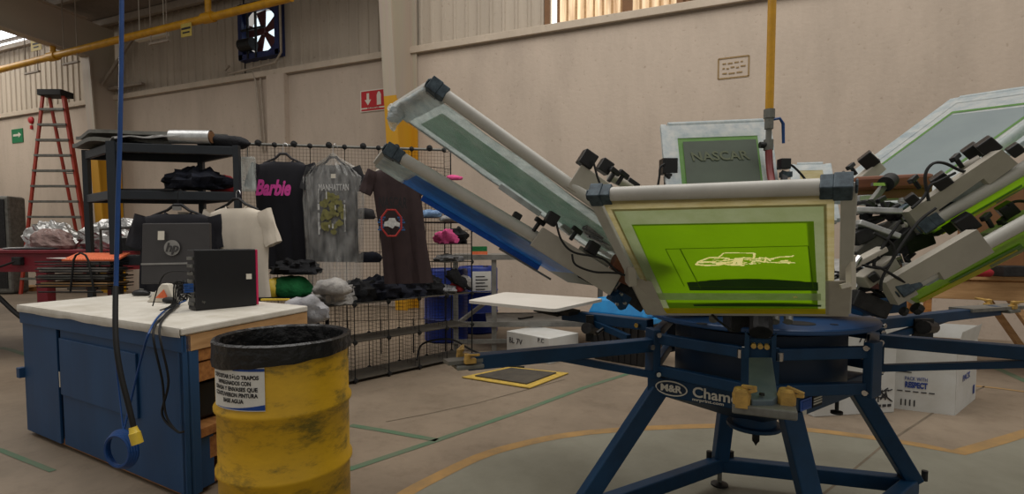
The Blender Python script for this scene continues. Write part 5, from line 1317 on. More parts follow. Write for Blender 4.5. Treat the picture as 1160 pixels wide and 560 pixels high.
# front arm, short and pointing at the viewer
p, q = at(862, 404, 1.80), at(865, 449, 1.52)
dA = (q-p).normalized()
A5 = part(MB().prism([at(848.5, 405, 1.79), at(874.5, 405, 1.79), at(881, 449, 1.53), at(875, 454, 1.51), at(852, 454, 1.51), at(848, 449, 1.53)], V((0, 0, -.03))), 'pallet_arm', 'armgrey', bevel=.003)
dh = V((dA.x, dA.y, 0)).normalized(); sh2 = dh.cross(V((0, 0, 1)))
ec = at(865, 457, 1.54)
MB().box(ec-V((0, 0, .012)), (.11, .17, .028), dh).build('pallet_bracket', M['greym'], A5, bevel=.005)
for (bx, by, tx0, ty0) in ((840, 447, 857, 440), (891, 448, 911, 447)):
    b = at(bx, by+4, 1.53); tt_ = at(tx0, ty0, 1.50); mb = MB()
    mb.box(b, (.05, .034, .05), dh); mb.lathe(b+V((0, 0, -.02)), [(.024, 0), (.026, .03), (.02, .05), (0, .052)], 14)
    mb.bar(b+V((0, 0, .035)), tt_, .012, .01); mb.bar(b+V((0, 0, .012))-dh*.0, tt_+V((0, 0, -.006)), .012, .01)
    mb.build('toggle_clamp', M['yellow'], A5, bevel=.002)
MB().lathe(at(863, 448, 1.525)+V((0, 0, .0)), [(0, 0), (.008, 0), (.008, .006), (0, .006)], 10).build('stud', M['dark'], A5)
# front rotor bracket with ears
fb = at(861, 393, 1.84); mb = MB()
for s in (-1, 1): mb.prism([fb+sh2*s*.05+V((0, 0, -.045))+dh*.0, fb+sh2*s*.05+V((0, 0, .055)), fb+sh2*s*.035+V((0, 0, .035)), fb+sh2*s*.035+V((0, 0, -.045))], dh*.02)
mb.box(fb+V((0, 0, -.01))-dh*.01, (.02, .09, .07), dh); part(mb, 'front_bracket', 'blue')
mb = MB()
for s in (-.6, 0, .6): mb.cyl(fb+sh2*s*.035+dh*.0+V((0, 0, .005)), fb+sh2*s*.035+dh*.03+V((0, 0, .005)), .009, 8)
part(mb, 'bracket_bolts', 'yellow')
mb = MB()
for s in (-1, 1): mb.cyl(fb+sh2*s*.062+V((0, 0, -.045)), fb+sh2*s*.062+V((0, 0, -.015)), .012, 8)
part(mb, 'bracket_pins', 'chrome')
for s in (-1, 1): part(MB().box(at(861+s*18, 415, 1.86), (.02, .02, .13), dh), 'front_post', 'blue')

# ------------------------------------------------------------ screens
def knob_box(c, X, Z, par, sz=.042, label=True):
    o = MB().box(c, (sz, sz, sz*1.05), X, Z).build('clamp_knob', M['black'], par, bevel=.004)
    if label: MB().box(c-Fh*0+V(X).normalized()*0+(CAM-c).normalized()*0+V(Z).normalized()*0+ (V(X).normalized()*sz*.505), (.001, sz*.45, sz*.6), X, Z).build('knob_label', M['labelw'], par)
    return o
def tknob(c, Z, par, r=.008, h=.035, X=None):
    Z = V(Z).normalized(); X = V(X) if X else Z.orthogonal(); X = (X-Z*X.dot(Z)).normalized()
    mb = MB().cyl(c, c+Z*h, r, 10); mb.box(c+Z*(h+.008), (.042, .018, .018), X, Z)
    return mb.build('wing_knob', M['black'], par, bevel=.003)
def screen(name_label, C4, mats, tubes=('outer',), th=.03, bord=(.10, .10, .1, .1), caps=True, side=-1, group='printing screens on the press', frame='alu'):
    """C4: near-outer, far-outer, far-inner, near-inner. f(u,v): u outer->inner, v near->far"""
    no, fo, fi, ni = C4
    def f(u, v, o=0): return no*(1-u)*(1-v)+fo*(1-u)*v+fi*u*v+ni*u*(1-v)+n*o
    n = (fo-no).cross(ni-no).normalized(); n = n if n.z > 0 else -n
    o_ = sum(C4, V())/4; t = thing('printing_screen', name_label, 'screen', o_, group)
    W = ((fo-no).length+(fi-ni).length)/2; L = ((ni-no).length+(fi-fo).length)/2
    bw = .034
    segs = dict(outer=(f(0, 0), f(0, 1)), inner=(f(1, 0), f(1, 1)), near=(f(0, 0), f(1, 0)), far=(f(0, 1), f(1, 1)))
    for k, (a, b) in segs.items():
        if k in tubes:
            r = .0215; dd = (b-a).normalized()
            MB().tube([a+dd*.03, b-dd*.03], r, 20).build('roller_tube', M[frame], t, smooth=True)
            if caps:
                for e_, sg in ((a, 1), (b, -1)):
                    c_ = MB().box(e_+dd*sg*.012, (.04, .05, .05), dd, n); c_.cyl(e_-dd*sg*.012, e_-dd*sg*.018, .018, 8); c_.box(e_+dd*sg*.045, (.03, .045, .045), dd, n)
                    c_.build('corner_cap', M['gunm'], t, bevel=.006)
        else:
            MB().bar(a, b, bw, th, n).build('frame_bar', M[frame], t, bevel=.004)
    def patch(u0, u1, v0, v1, off, name, m, nu=1, nv=1, wob=0):
        return MB().grid(lambda a, b: f(u0+(u1-u0)*a, v0+(v1-v0)*b, off+(wob*noise.noise(V((a*6, b*6, off*50))) if wob else 0)), nu, nv).build(name, M[m], t)
    return t, f, patch, n, W, L
def ringpatch(patch, u0, u1, v0, v1, du, dv, off, name, m):
    patch(u0, u1, v0, v0+dv, off, name, m); patch(u0, u1, v1-dv, v1, off, name, m)
    patch(u0, u0+du, v0+dv, v1-dv, off, name, m); patch(u1-du, u1, v0+dv, v1-dv, off, name, m)

# --- front screen (underside towards the viewer)
FC = [at(672, 221, 1.57), at(962, 211, 1.23), at(957, 352, 1.71), at(737, 352, 2.05)]
t, f, patch, n, W, L = screen('front screen with lime green stencil and yellow car outline, facing the viewer', FC, None, ('outer',), .028)
o = -.017
ringpatch(patch, .035, .99, .045, .955, .05, .035, o, 'edge_tape', 'cream')
ringpatch(patch, .07, .99, .07, .93, .12, .07, o+.002, 'mesh', 'tapegreen')
patch(.925, .985, .07, .95, o-.002, 'yellow_strip', 'ylstripe')
patch(.765, .835, .06, .90, o-.003, 'tape_stripe', 'stripe')
mb = MB()
top_ = [f(.70-(.035+.035*math.sin(i/24*PI)+.006*noise.noise(V((i*.7, 0, 0)))), .29+.60*i/24, o-.0015) for i in range(25)]
bot_ = [f(.742, .29+.60*i/24, o-.0015) for i in range(25)]
for i in range(24): mb.add([top_[i], top_[i+1], bot_[i+1], bot_[i]], [(0, 1, 2, 3)])
mb.build('ink_smear', M['limed'], t)
mb = MB()
for i in range(24): mb.add([f(.885-.012*math.sin(i/24*PI), .28+.62*i/24, o-.0018), f(.885-.012*math.sin((i+1)/24*PI), .28+.62*(i+1)/24, o-.0018), f(.905, .28+.62*(i+1)/24, o-.0018), f(.905, .28+.62*i/24, o-.0018)], [(0, 1, 2, 3)])
mb.build('ink_smear', M['limed'], t)
mb = MB()
def ln(a, b, w_=.0022):
    mb.bar(f(*a, o-.0016), f(*b, o-.0016), w_, .0004, n)
ln((.37, .25), (.355, .86)); ln((.37, .25), (.70, .27)); ln((.37, .32), (.72, .35), .003); ln((.355, .86), (.72, .87)); ln((.70, .29), (.715, .88))
mb.build('ghost_outline', M['limemid'], t)
# yellow line art of a low sports car
def cpt(x, y): return (.475-y*.11, .37+x*.43)
SEG = []
def stroke(pts, w_=.004):
    for a, b in zip(pts[:-1], pts[1:]): SEG.append((a, b, w_))
stroke([(0, -.25), (.03, -.05), (.09, .1), (.17, .28), (.27, .28), (.37, .2)], .006)
stroke([(.27, .3), (.33, .6), (.36, .62), (.63, .6), (.63, .45)], .004)
stroke([(0, -.25), (.1, -.32), (.24, -.3), (.3, -.2), (.36, -.28), (.5, -.32)], .008)
stroke([(.05, -.1), (.16, -.05), (.24, -.16), (.36, -.08), (.46, 0), (.5, .22)], .007)
stroke([(.37, .1), (.46, .12), (.52, .25), (.62, .2), (.64, .55)], .006)
stroke([(.4, -.3), (.44, .18), (.47, -.3), (.5, .2)], .009)
stroke([(.6, -.05), (.66, .05), (.72, -.1), (.74, .25), (.78, .0)], .005)
stroke([(.68, .25), (.78, .15), (.88, .3), (.98, .32), (1.0, .38)], .005)
stroke([(.86, -.15), (.93, -.12), (.95, -.2)], .006)
random.seed(21)
for k in range(60):
    x_ = random.betavariate(2, 2.6); y_ = random.uniform(-.3, .22)*(1-abs(x_-.4)); stroke([(x_, y_), (x_+random.uniform(.02, .07), y_+random.uniform(-.05, .06))], random.choice((.002, .003, .005)))
BU0, BU1, BV0, BV1, NU, NV = .40, .53, .355, .815, 40, 150
def is_art(u, v):
    x_ = (v-.37)/.43; y_ = (.475-u)/.11; sx_, sy_ = .43*W, .11*L
    for (ax, ay), (bx, by), w_ in SEG:
        dx, dy = (bx-ax)*sx_, (by-ay)*sy_; px_, py_ = (x_-ax)*sx_, (y_-ay)*sy_
        t_ = max(0, min(1, (px_*dx+py_*dy)/max(dx*dx+dy*dy, 1e-9)))
        if (px_-t_*dx)**2+(py_-t_*dy)**2 < (w_*.5)**2: return True
    return False
ma, ml = MB(), MB()
for i in range(NU):
    for j in range(NV):
        u0_, u1_ = BU0+(BU1-BU0)*i/NU, BU0+(BU1-BU0)*(i+1)/NU; v0_, v1_ = BV0+(BV1-BV0)*j/NV, BV0+(BV1-BV0)*(j+1)/NV
        (ma if is_art((u0_+u1_)/2, (v0_+v1_)/2) else ml).add([f(u0_, v0_, o-.0005), f(u1_, v0_, o-.0005), f(u1_, v1_, o-.0005), f(u0_, v1_, o-.0005)], [(0, 1, 2, 3)])
LU0, LU1, LV0, LV1 = .18, .955, .135, .885
for (u0_, u1_, v0_, v1_) in ((LU0, BU0, LV0, LV1), (BU1, LU1, LV0, LV1), (BU0, BU1, LV0, BV0), (BU0, BU1, BV1, LV1)):
    ml.add([f(u0_, v0_, o-.0005), f(u1_, v0_, o-.0005), f(u1_, v1_, o-.0005), f(u0_, v1_, o-.0005)], [(0, 1, 2, 3)])
ml.build('stencil', M['lime'], t); ma.build('car_line_art', M['ylart'], t)
patch(.0, .03, .02, .98, -.02, 'tape_tail', 'cream')
mb = MB(); mb.box(f(.80, .79, o-.004), (.012, .006, .003), f(.8, 1)-f(.8, 0), n); mb.build('tape_mark', M['ylart'], t)
FS = t

# --- upper left screen
C = [at(489, 97, 1.72), at(447, 122, 2.15), at(700, 300, 2.2), at(760, 292, 1.76)]
t, f, patch, n, W, L = screen('upper left screen wrapped in clear tape with pale green mesh, tilted upward', C, None, ('near',), .03)
o = -.018
patch(.0, 1, .04, 1.0, o, 'mesh', 'tapeclear', 20, 6, .006)
patch(.10, .90, .22, .80, o-.004, 'stencil', 'seafoam')
patch(.14, .86, .30, .5, o-.005, 'stencil_band', 'greenedge') if False else None
patch(-.02, .07, .0, 1.0, -.022, 'edge_tape', 'whitetape', 3, 8, .008)
q = f(.0, .95, -.01); MB().blob(q+V((0, 0, -.035)), (.03, .02, .05), .4, 6, 3, 16, 10, False).build('torn_tape', M['film2'], t)
MB().blob(f(.02, .85, -.04), (.045, .03, .03), .4, 6, 9, 16, 10, False).build('torn_tape', M['whitetape'], t)
MB().grid(lambda a, b: f(-.01+.95*a, .0+1.0*b, -.026-.012*math.sin(b*PI)+.006*noise.noise(V((a*9, b*4, 1)))), 30, 8).build('plastic_wrap', M['film'], t, smooth=True)
# --- lower left screen
C = [at(440, 170, 1.86), at(428, 184, 2.3), at(646, 315, 2.32), at(694, 320, 1.92)]
t, f, patch, n, W, L = screen('lower left screen with bright blue tape along its underside', C, None, ('near',), .03)
o = -.02
patch(.0, 1, .03, 1.0, o, 'mesh', 'tapeclear')
patch(.13, .90, .08, 1.0, o-.003, 'blue_tape', 'bluetape'); patch(.90, 1.0, .08, 1.0, o-.003, 'edge_tape', 'meshgrey')
patch(.0, .14, .05, 1.0, o-.004, 'edge_tape', 'whitetape', 4, 4, .004)
MB().bar(f(.25, 1.03, -.03), f(.86, 1.03, -.03), .012, .03, n).build('tape_fold', M['bluetape'], t)
MB().bar(f(.66, 1.02, -.05), f(.93, 1.02, -.05), .02, .008, n).build('loose_strip', M['greym'], t)
# --- back screen
C = [at(751, 143, 3.2), at(869, 138, 3.2), at(884, 262, 2.75), at(762, 262, 2.75)]
t, f, patch, n, W, L = screen('back screen with white taped frame and dark olive mesh behind the front screen', C, None, ('outer',), .03, caps=False, frame='whitetape')
o = .016
ringpatch(patch, .02, 1, .02, .98, .10, .10, o, 'edge_tape', 'whitetape'); patch(.1, .98, .09, .91, o-.002, 'mesh', 'greenedge')
patch(.10, .16, .10, .90, o+.001, 'edge_tape', 'whitetape')
patch(.20, .98, .165, .86, o+.003, 'inked_mesh', 'olive')
ux_s = (f(.3, 1)-f(.3, 0)).normalized(); vy = (f(0, .5)-f(1, .5)).normalized()
text('NASCAR', .10, M['olivet'], t, f(.36, .5, o+.005), ux_s, vy, 'stencil_lettering', fit=W*.55, bold=.002, ext=.0002)
MB().tube([f(.7, .05, .04), f(.75, .05, .05)], .02, 8).build('side_clip', M['black'], t)
# --- small screen behind right
C = [at(897, 188, 3.5), at(938, 187, 3.4), at(948, 250, 3.0), at(905, 250, 3.1)]
t, f, patch, n, W, L = screen('small white-taped screen end showing just right of the air hose', C, None, ('outer',), .03, caps=False, frame='whitetape')
ringpatch(patch, .02, 1, .02, .98, .12, .16, .016, 'edge_tape', 'whitetape'); patch(.1, .98, .15, .85, .014, 'mesh', 'cream')
# --- upper right screen, top face seen
C = [at(1262, 88, 2.35), at(1081, 114, 2.9), at(930, 226, 2.75), at(1056, 232, 2.3)]
t, f, patch, n, W, L = screen('upper right screen with grey mesh and white taped frame, cut by the photo edge', C, None, ('outer',), .03, caps=False, frame='whitetape')
o = .016
ringpatch(patch, .0, 1, .0, 1.0, .07, .09, o, 'edge_tape', 'whitetape'); patch(.05, .98, .08, .92, o-.003, 'mesh', 'whitetape')
ringpatch(patch, .17, 1.0, .18, .84, .02, .025, o+.001, 'stencil_edge', 'greenedge'); patch(.21, .99, .20, .81, o+.0005, 'inked_mesh', 'meshgrey')
patch(.16, .98, .03, .055, o+.002, 'tape_line', 'tapeclear')
MB().tube([at(1128, 170, 2.15), at(1190, 122, 2.1)], .022, 16).build('roller_tube', M['whitetape'], t, smooth=True)
# --- right screen A and B (undersides seen as green and yellow strips)
for lab, C, tb0, tb1 in (
    ('middle right screen showing a green and yellow underside below its clamp plate', [at(1235, 146, 1.62), at(1228, 168, 2.1), at(1060, 263, 2.25), at(1046, 258, 1.88)], None, None),
    ('lower right screen with a white tube and green and yellow underside', [at(1245, 205, 1.6), at(1250, 233, 2.05), at(1036, 340, 2.2), at(1020, 330, 1.8)], None, None)):
    t, f, patch, n, W, L = screen(lab, C, None, ('near',), .03)
    o = -.02
    patch(0, 1, .03, 1, o, 'mesh', 'lime'); patch(.42, .80, .50, .74, o-.002, 'stencil', 'greenedge'); patch(.45, .98, .66, 1.0, o-.003, 'yellow_strip', 'ylstripe')
    patch(.15, .6, .75, .95, o-.004, 'clear_tape', 'tapegreen')

# ------------------------------------------------------------ print heads
def head(center_az, plate=None, pl_th=.03, lab=None, r0=.12, rz=1.06, near=True, depth_dir=None, win=False, k=0):
    a = math.radians(center_az); d = -Fh*math.cos(a)-Rh*math.sin(a); s = d.cross(V((0, 0, 1)))
    b = PC+V((0, 0, 1.03))
    hd = MB().bar(b+d*.14, b+d*.50+V((0, 0, .05)), .09, .07).build('head_arm', M['dark'], press, bevel=.006)
    MB().bar(b+d*.30+V((0, 0, .07)), b+d*.60+V((0, 0, .17)), .12, .03).build('rear_clamp_plate', M['plate'], hd, bevel=.004)
    MB().bar(b+d*.30+V((0, 0, .115)), b+d*.56+V((0, 0, .205)), .20, .012).build('silver_wing', M['alum'], hd, bevel=.002)
    for sg in (-1, 1):
        MB().tube([b+d*.16+s*.07*sg+V((0, 0, .02)), b+d*.46+s*.075*sg+V((0, 0, .12))], .014, 10).build('gas_spring', M['dark'], hd, smooth=True)
        MB().tube([b+d*.40+s*.075*sg+V((0, 0, .10)), b+d*.52+s*.075*sg+V((0, 0, .14))], .006, 8).build('spring_rod', M['chrome'], hd, smooth=True)
        MB().tube(curve([b+d*.34+s*.12*sg+V((0, 0, .14)), b+d*.44+s*.13*sg+V((0, 0, .19)), b+d*.54+s*.10*sg+V((0, 0, .17))], 5), [.009]*10+[.015], 8).build('lever', M['black'], hd, smooth=True)
        tknob(b+d*(.38)+s*.06*sg+V((0, 0, .12)), V((0, 0, 1))-d*.3, hd)
        MB().cyl(b+d*.5+s*.11*sg+V((0, 0, .1)), b+d*.58+s*.11*sg+V((0, 0, .13)), .022, 12).build('micro_knob', M['greym'], hd, smooth=True)
    MB().tube(curve([b+d*.2+s*.03+V((0, 0, .05)), b+d*.3+s*.14+V((0, 0, .16)), b+d*.45+s*.16+V((0, 0, .08)), b+d*.5+s*.05+V((0, 0, .02))], 6), .005, 6).build('cable', M['rubber'], hd, smooth=True)
    return hd
H = {}
for k, az in enumerate((27, 72, 117, 162, 207, 252, 297, 335)): 
    if az == 335: continue
    H[az] = head(az)
def plate(px4, ds, par, offd, name='side_plate', m='plate', wpx=None):
    q = [at(x, y, d) for (x, y), d in zip(px4, ds)]
    if wpx:            # rectangular window notch near the lower edge
        pass
    return MB().prism(q, offd).build(name, M[m], par, bevel=.003), q
# left lower
p_, q = plate([(615, 257.5), (704, 312.5), (691, 335), (600.5, 278)], (1.82, 1.88, 1.88, 1.82), H[72], Fh*.05)
xd = (q[1]-q[0]).normalized(); nd = (q[0]-q[3]).normalized()
knob_box(at(625, 248, 1.84), xd, nd, H[72]); knob_box(at(585, 246, 1.92), xd, nd, H[72], .032, False)
tknob(at(604, 262, 1.88), nd, H[72]); tknob(at(646, 272, 1.9), nd, H[72]); knob_box(at(671, 281, 1.9), xd, nd, H[72])
MB().cyl(at(655, 284, 1.95), at(690, 300, 1.95), .02, 12).build('shaft', M['plate'], H[72], smooth=True)
MB().box(at(703, 300, 1.93), (.07, .05, .05), xd, nd).build('clamp_block', M['brownroll'], H[72], bevel=.004)
for pts in (((630, 252), (636, 272), (650, 286), (682, 293), (700, 309), (708, 312)), ((648, 288), (652, 300), (672, 308), (690, 309), (704, 310))):
    MB().tube(curve([at(x, y, 1.80) for x, y in pts], 6), .0042, 6).build('cable', M['rubber'], H[72], smooth=True)
MB().bar(at(655, 312, 1.97), at(690, 330, 1.97), .04, .014).build('under_strip', M['dark'], H[72])
mb = MB(); mb.box(at(701, 338, 1.98), (.07, .06, .05), xd, nd); mb.cyl(at(696, 332, 1.95), at(706, 348, 1.98), .02, 12); mb.build('pivot_block', M['blue'], H[72], bevel=.004)
mb = MB(); [mb.cyl(at(x, y, 1.93), at(x+1.5, y+1, 1.92), .006, 8) for x, y in ((698, 344), (707, 343), (703, 333))]; mb.build('pivot_bolts', M['chrome'], H[72])
# left upper
p_, q = plate([(659, 186), (720, 228), (706, 256), (642, 212)], (1.72, 1.76, 1.76, 1.72), H[117], Fh*.05)
xd = (q[1]-q[0]).normalized(); nd = (q[0]-q[3]).normalized()
knob_box(at(665, 181, 1.74), xd, nd, H[117], .05); knob_box(at(685, 189, 1.85), xd, nd, H[117], .045); tknob(at(689, 206, 1.82), nd, H[117]); tknob(at(699, 209, 1.85), nd, H[117])
knob_box(at(713, 212, 1.95), xd, nd, H[117], .05, False); MB().cyl(at(690, 200, 1.9), at(722, 216, 1.95), .016, 10).build('shaft', M['plate'], H[117], smooth=True)
MB().tube(curve([at(x, y, 1.7) for x, y in ((672, 182), (676, 198), (681, 212), (684, 218))], 5), .004, 6).build('cable', M['rubber'], H[117], smooth=True)
MB().box(at(678, 258, 2.0), (.09, .04, .10), xd, nd).build('gray_bracket', M['plate'], H[117], bevel=.003); MB().box(at(675, 258, 1.95), (.08, .05, .06), xd, nd).build('clamp_block', M['dark'], H[117], bevel=.003)
MB().bar(at(640, 262, 2.1), at(652, 250, 2.1), .05, .05).build('frame_stop', M['plate'], H[117])
MB().bar(at(566, 211, 2.02), at(612, 243, 2.05), .008, .02).build('drip_strip', M['alum'], H[117])
# front head: L-shaped gray corner brackets
def fbr(px, name='corner_bracket', dd=1.9, th=Fh*.02): return MB().prism([at(x, y, d) for x, y, d in px], th).build(name, M['plate'], H[27], bevel=.003)
fbr([(712, 316, 1.86), (737, 316, 1.84), (753, 352, 1.93), (757, 357, 1.94), (733, 357, 1.95)])
fbr([(939, 319, 1.52), (966, 318, 1.50), (962, 359, 1.60), (939, 358, 1.62)])
MB().bar(at(713, 300, 1.84), at(715, 322, 1.86), .03, .06, Fh).build('bracket_leg', M['plate'], H[27], bevel=.003)
MB().bar(at(963, 288, 1.46), at(964, 326, 1.50), .03, .014, Rh).build('bracket_leg', M['labelw'], H[27], bevel=.002)
MB().bar(at(952, 325, 1.50), at(964, 322, 1.49), .02, .012).build('bracket_leg', M['labelw'], H[27])
mb = MB(); mb.box(at(846, 362, 2.05), (.16, .08, .09), Rh); mb.cyl(at(862, 358, 1.95), at(862, 378, 1.9), .04, 14); mb.build('pivot_block', M['dark'], H[27], bevel=.004)
MB().tube(curve([at(803, 352, 1.95), at(812, 362, 1.9), at(828, 374, 1.85), at(836, 376, 1.88)], 6), .004, 6).build('cable', M['rubber'], H[27], smooth=True)
for x, y in ((878, 358), (893, 358), (808, 356)): MB().cyl(at(x, y, 1.95), at(x, y+7, 1.93), .016, 10).build('thumb_screw', M['greym'], H[27])
# back head clips by the back screen
knob_box(at(757, 189, 3.0), Rh, V((0, 0, 1)), H[162], .085); tknob(at(757, 206, 2.95), V((0, 0, 1)), H[162], .014, .03); 
MB().tube(curve([at(x, y, 2.95) for x, y in ((753, 186), (748, 190), (747, 200), (745, 212))], 5), .007, 6).build('cable', M['rubber'], H[162], smooth=True)
MB().bar(at(757, 200, 3.0), at(760, 240, 2.8), .05, .02, Fh).build('clip_stem', M['dark'], H[162])
knob_box(at(888, 186, 2.9), Rh, V((0, 0, 1)), H[162], .055); MB().box(at(890, 198, 2.9), (.05, .05, .03), Rh).build('clip_foot', M['gunm'], H[162]); MB().bar(at(888, 195, 2.9), at(889, 240, 2.75), .03, .02, Fh).build('clip_stem', M['dark'], H[162])
MB().tube(curve([at(x, y, 2.88) for x, y in ((893, 186), (899, 189), (908, 198), (914, 206))], 5), .006, 6).build('cable', M['rubber'], H[162], smooth=True)
# plates A and B on the right
def winplate(p4, ds, par, w0, w1, hgt):
    """plate with an open slot along the bottom edge; p4 = inner-top, outer-top, outer-bottom, inner-bottom"""
    T0, T1, B1, B0 = [at(x, y, d) for (x, y), d in zip(p4, ds)]
    def g_(u, v): return T0.lerp(T1, u).lerp(B0.lerp(B1, u), v)
    poly = [g_(0, 0), g_(1, 0), g_(1, 1), g_(w1, 1), g_(w1, 1-hgt), g_(w0, 1-hgt), g_(w0, 1), g_(0, 1)]
    a = MB()
    for (u0, u1, v0, v1) in ((0, w0, 0, 1), (w0, w1, 0, 1-hgt), (w1, 1, 0, 1)):
        q4 = [g_(u0, v0), g_(u1, v0), g_(u1, v1), g_(u0, v1)]; a.prism(q4, Fh*.04)
    o = a.build('side_plate', M['plate'], par)
    q4 = [g_(w0, 1-hgt), g_(w1, 1-hgt), g_(w1, 1), g_(w0, 1)]; MB().prism([q+Fh*.03 for q in q4], Fh*.01).build('slot_plate', M['gunm'], par)
    MB().prism([q+Fh*.02 for q in (g_(w0+.25*(w1-w0)+.0, 1-hgt), g_(w1, 1-hgt), g_(w1, 1), g_(w0+.55*(w1-w0), 1))], Fh*.008).build('slot_window', M['tapeclear'], par)
    return g_
gA = winplate([(1029.5, 240), (1135, 169.5), (1153.5, 185.5), (1046, 264)], (1.88, 1.70, 1.70, 1.88), H[252], .24, .72, .38)
gB = winplate([(1003, 320.5), (1107, 260), (1126.5, 286), (1018, 346)], (1.80, 1.66, 1.66, 1.80), H[297], .22, .50, .35)
xa = (gA(1, 0)-gA(0, 0)).normalized(); na = (gA(0, 0)-gA(0, 1)).normalized()
for x, y, d, s_ in ((1066, 205, 1.82, .048), (1102, 172, 1.85, .048), (1119, 166, 1.76, .05), (1150, 170, 1.72, .036), (984, 182, 2.3, .06), (955, 204, 1.9, .045), (1033, 226, 1.86, .035)):
    knob_box(at(x, y, d), xa, na, H[252], s_, s_ > .045)
for x, y, d in ((1090, 190, 1.84), (970, 198, 2.2), (1042, 214, 1.9)): tknob(at(x, y, d), na, H[252])
MB().cyl(at(1088, 194, 1.86), at(1112, 181, 1.82), .02, 12).build('shaft', M['plate'], H[252], smooth=True)
MB().bar(at(966, 214, 2.3), at(996, 188, 2.3), .05, .05, na).build('rail_bar', M['plate'], H[252], bevel=.004)
for pts in (((1052, 228), (1048, 200), (1056, 186), (1070, 185), (1090, 194), (1104, 193), (1112, 186), (1114, 176)), ((1033, 236), (1046, 224), (1054, 210), (1062, 206), (1082, 196)), ((1020, 250), (1000, 280), (990, 300), (1000, 305), (1028, 322)), ((1060, 236), (1040, 252), (1020, 280), (1000, 314), (998, 330)), ((975, 300), (1000, 304), (1012, 292), (1010, 276), (990, 264))):
    MB().tube(curve([at(x, y, 1.78) for x, y in pts], 6), .005, 6).build('cable', M['rubber'], H[252], smooth=True)
xb = (gB(1, 0)-gB(0, 0)).normalized(); nb_ = (gB(0, 0)-gB(0, 1)).normalized()
for x, y, d, s_ in ((1094, 253, 1.80, .055), (1141, 238, 1.78, .045), (1100, 268, 1.78, .04)): knob_box(at(x, y, d), xb, nb_, H[297], s_, s_ > .05)
tknob(at(1124, 258, 1.76), nb_, H[297]); tknob(at(1143, 262, 1.78), nb_, H[297])
MB().bar(at(1118, 272, 1.80), at(1170, 244, 1.8), .05, .05, nb_).build('rail_bar', M['plate'], H[297], bevel=.004)
MB().tube(curve([at(x, y, 1.76) for x, y in ((1141, 233), (1148, 229), (1158, 228), (1170, 231))], 4), .005, 6).build('cable', M['rubber'], H[297], smooth=True)
MB().cyl(at(1036, 348, 1.85), at(1042, 352, 1.85), .02, 8).build('thumb_screw', M['dark'], H[297]); MB().cyl(at(1022, 352, 1.85), at(1026, 354, 1.85), .016, 8).build('thumb_screw', M['dark'], H[297])
# inner machinery in the gap between front screen and right plates
for (x0, y0, x1, y1, d, w_, h_, m, nm_) in (
    (965, 252, 1010, 268, 1.92, .10, .02, 'alum', 'silver_bracket'), (962, 238, 1012, 240, 1.94, .1, .02, 'alum', 'silver_bracket'), (968, 226, 1030, 222, 2.2, .06, .03, 'alum', 'silver_bracket'),
    (968, 290, 1015, 255, 1.95, .05, .04, 'greym', 'link_bar'), (985, 300, 1030, 262, 1.92, .05, .04, 'dark', 'link_bar'), (975, 320, 1010, 296, 1.88, .06, .05, 'plate', 'link_bar'),
    (962, 302, 1000, 282, 1.8, .05, .02, 'plate', 'link_bar'), (990, 322, 1018, 306, 1.95, .06, .05, 'brownroll', 'link_block'), (1020, 280, 1050, 268, 2.0, .07, .06, 'dark', 'link_block'),
    (1000, 262, 1040, 248, 2.1, .08, .05, 'dark', 'link_block'), (965, 272, 985, 262, 1.9, .05, .05, 'dark', 'link_block'), (1050, 262, 1078, 246, 2.05, .08, .05, 'boxdark', 'link_block'),
    (962, 336, 1000, 352, 1.9, .08, .06, 'dark', 'link_block'), (970, 350, 1020, 345, 2.0, .07, .05, 'blue', 'link_block')):
    MB().bar(at(x0, y0, d), at(x1, y1, d), w_, h_).build(nm_, M[m], H[297 if y0 > 270 else 252], bevel=.004)
for x, y, d, s_ in ((990, 291, 1.85, .03), (1076, 252, 1.95, .06), (990, 314, 1.84, .028), (1008, 244, 1.98, .035)): knob_box(at(x, y, d), xa, na, H[297], s_, False)
for x, y in ((980, 243), (1003, 238), (990, 262), (1008, 268), (1022, 254), (978, 286), (1003, 288)): tknob(at(x, y, 1.95), V((0, 0, 1))+Rh*random.uniform(-.8, .8), H[252])
for x, y, x2, y2 in ((968, 232, 990, 234), (966, 260, 1000, 246), (1012, 252, 1034, 240), (975, 275, 1000, 268)):
    MB().tube(curve([at(x, y, 1.97), at((x+x2)/2, (y+y2)/2-4, 1.93), at(x2, y2, 1.97)], 5), [.008]*10+[.014], 8).build('lever', M['black'], H[252], smooth=True)
random.seed(33)
for i in range(46):
    x_ = random.uniform(966, 1050); y_ = random.uniform(222, 335)
    if y_ > 240+ (1060-x_)*1.1+20 or y_ < 216+(x_-966)*.05: continue
    d_ = random.uniform(1.98, 2.25); L_ = random.uniform(.03, .12); an = random.uniform(.1, 1.3)*random.choice((1, 1, -1))
    v_ = (Rh*math.cos(an)+V((0, 0, 1))*math.sin(an)+Fh*random.uniform(-.5, .5)).normalized()*L_; c_ = at(x_, y_, d_)
    k_ = random.choice(('bar', 'bar', 'cyl', 'disc', 'box')); m_ = M[random.choice(('dark', 'dark', 'black', 'greym', 'alum', 'gunm', 'plate'))]; hh_ = H[random.choice((252, 297))]
    if k_ == 'bar': MB().bar(c_-v_/2, c_+v_/2, random.uniform(.015, .05), random.uniform(.01, .02)).build('link_bar', m_, hh_, bevel=.002)
    elif k_ == 'cyl': MB().tube([c_-v_/2, c_, c_+v_/2], [.008, .012, .012], 10).build('adjuster_rod', m_, hh_, smooth=True)
    elif k_ == 'disc': MB().cyl(c_, c_+v_.normalized()*.018, .02, 14).build('adjuster_knob', m_, hh_, smooth=True)
    else: MB().box(c_, (.04, .03, .045), v_).build('clamp_block', m_, hh_, bevel=.003)
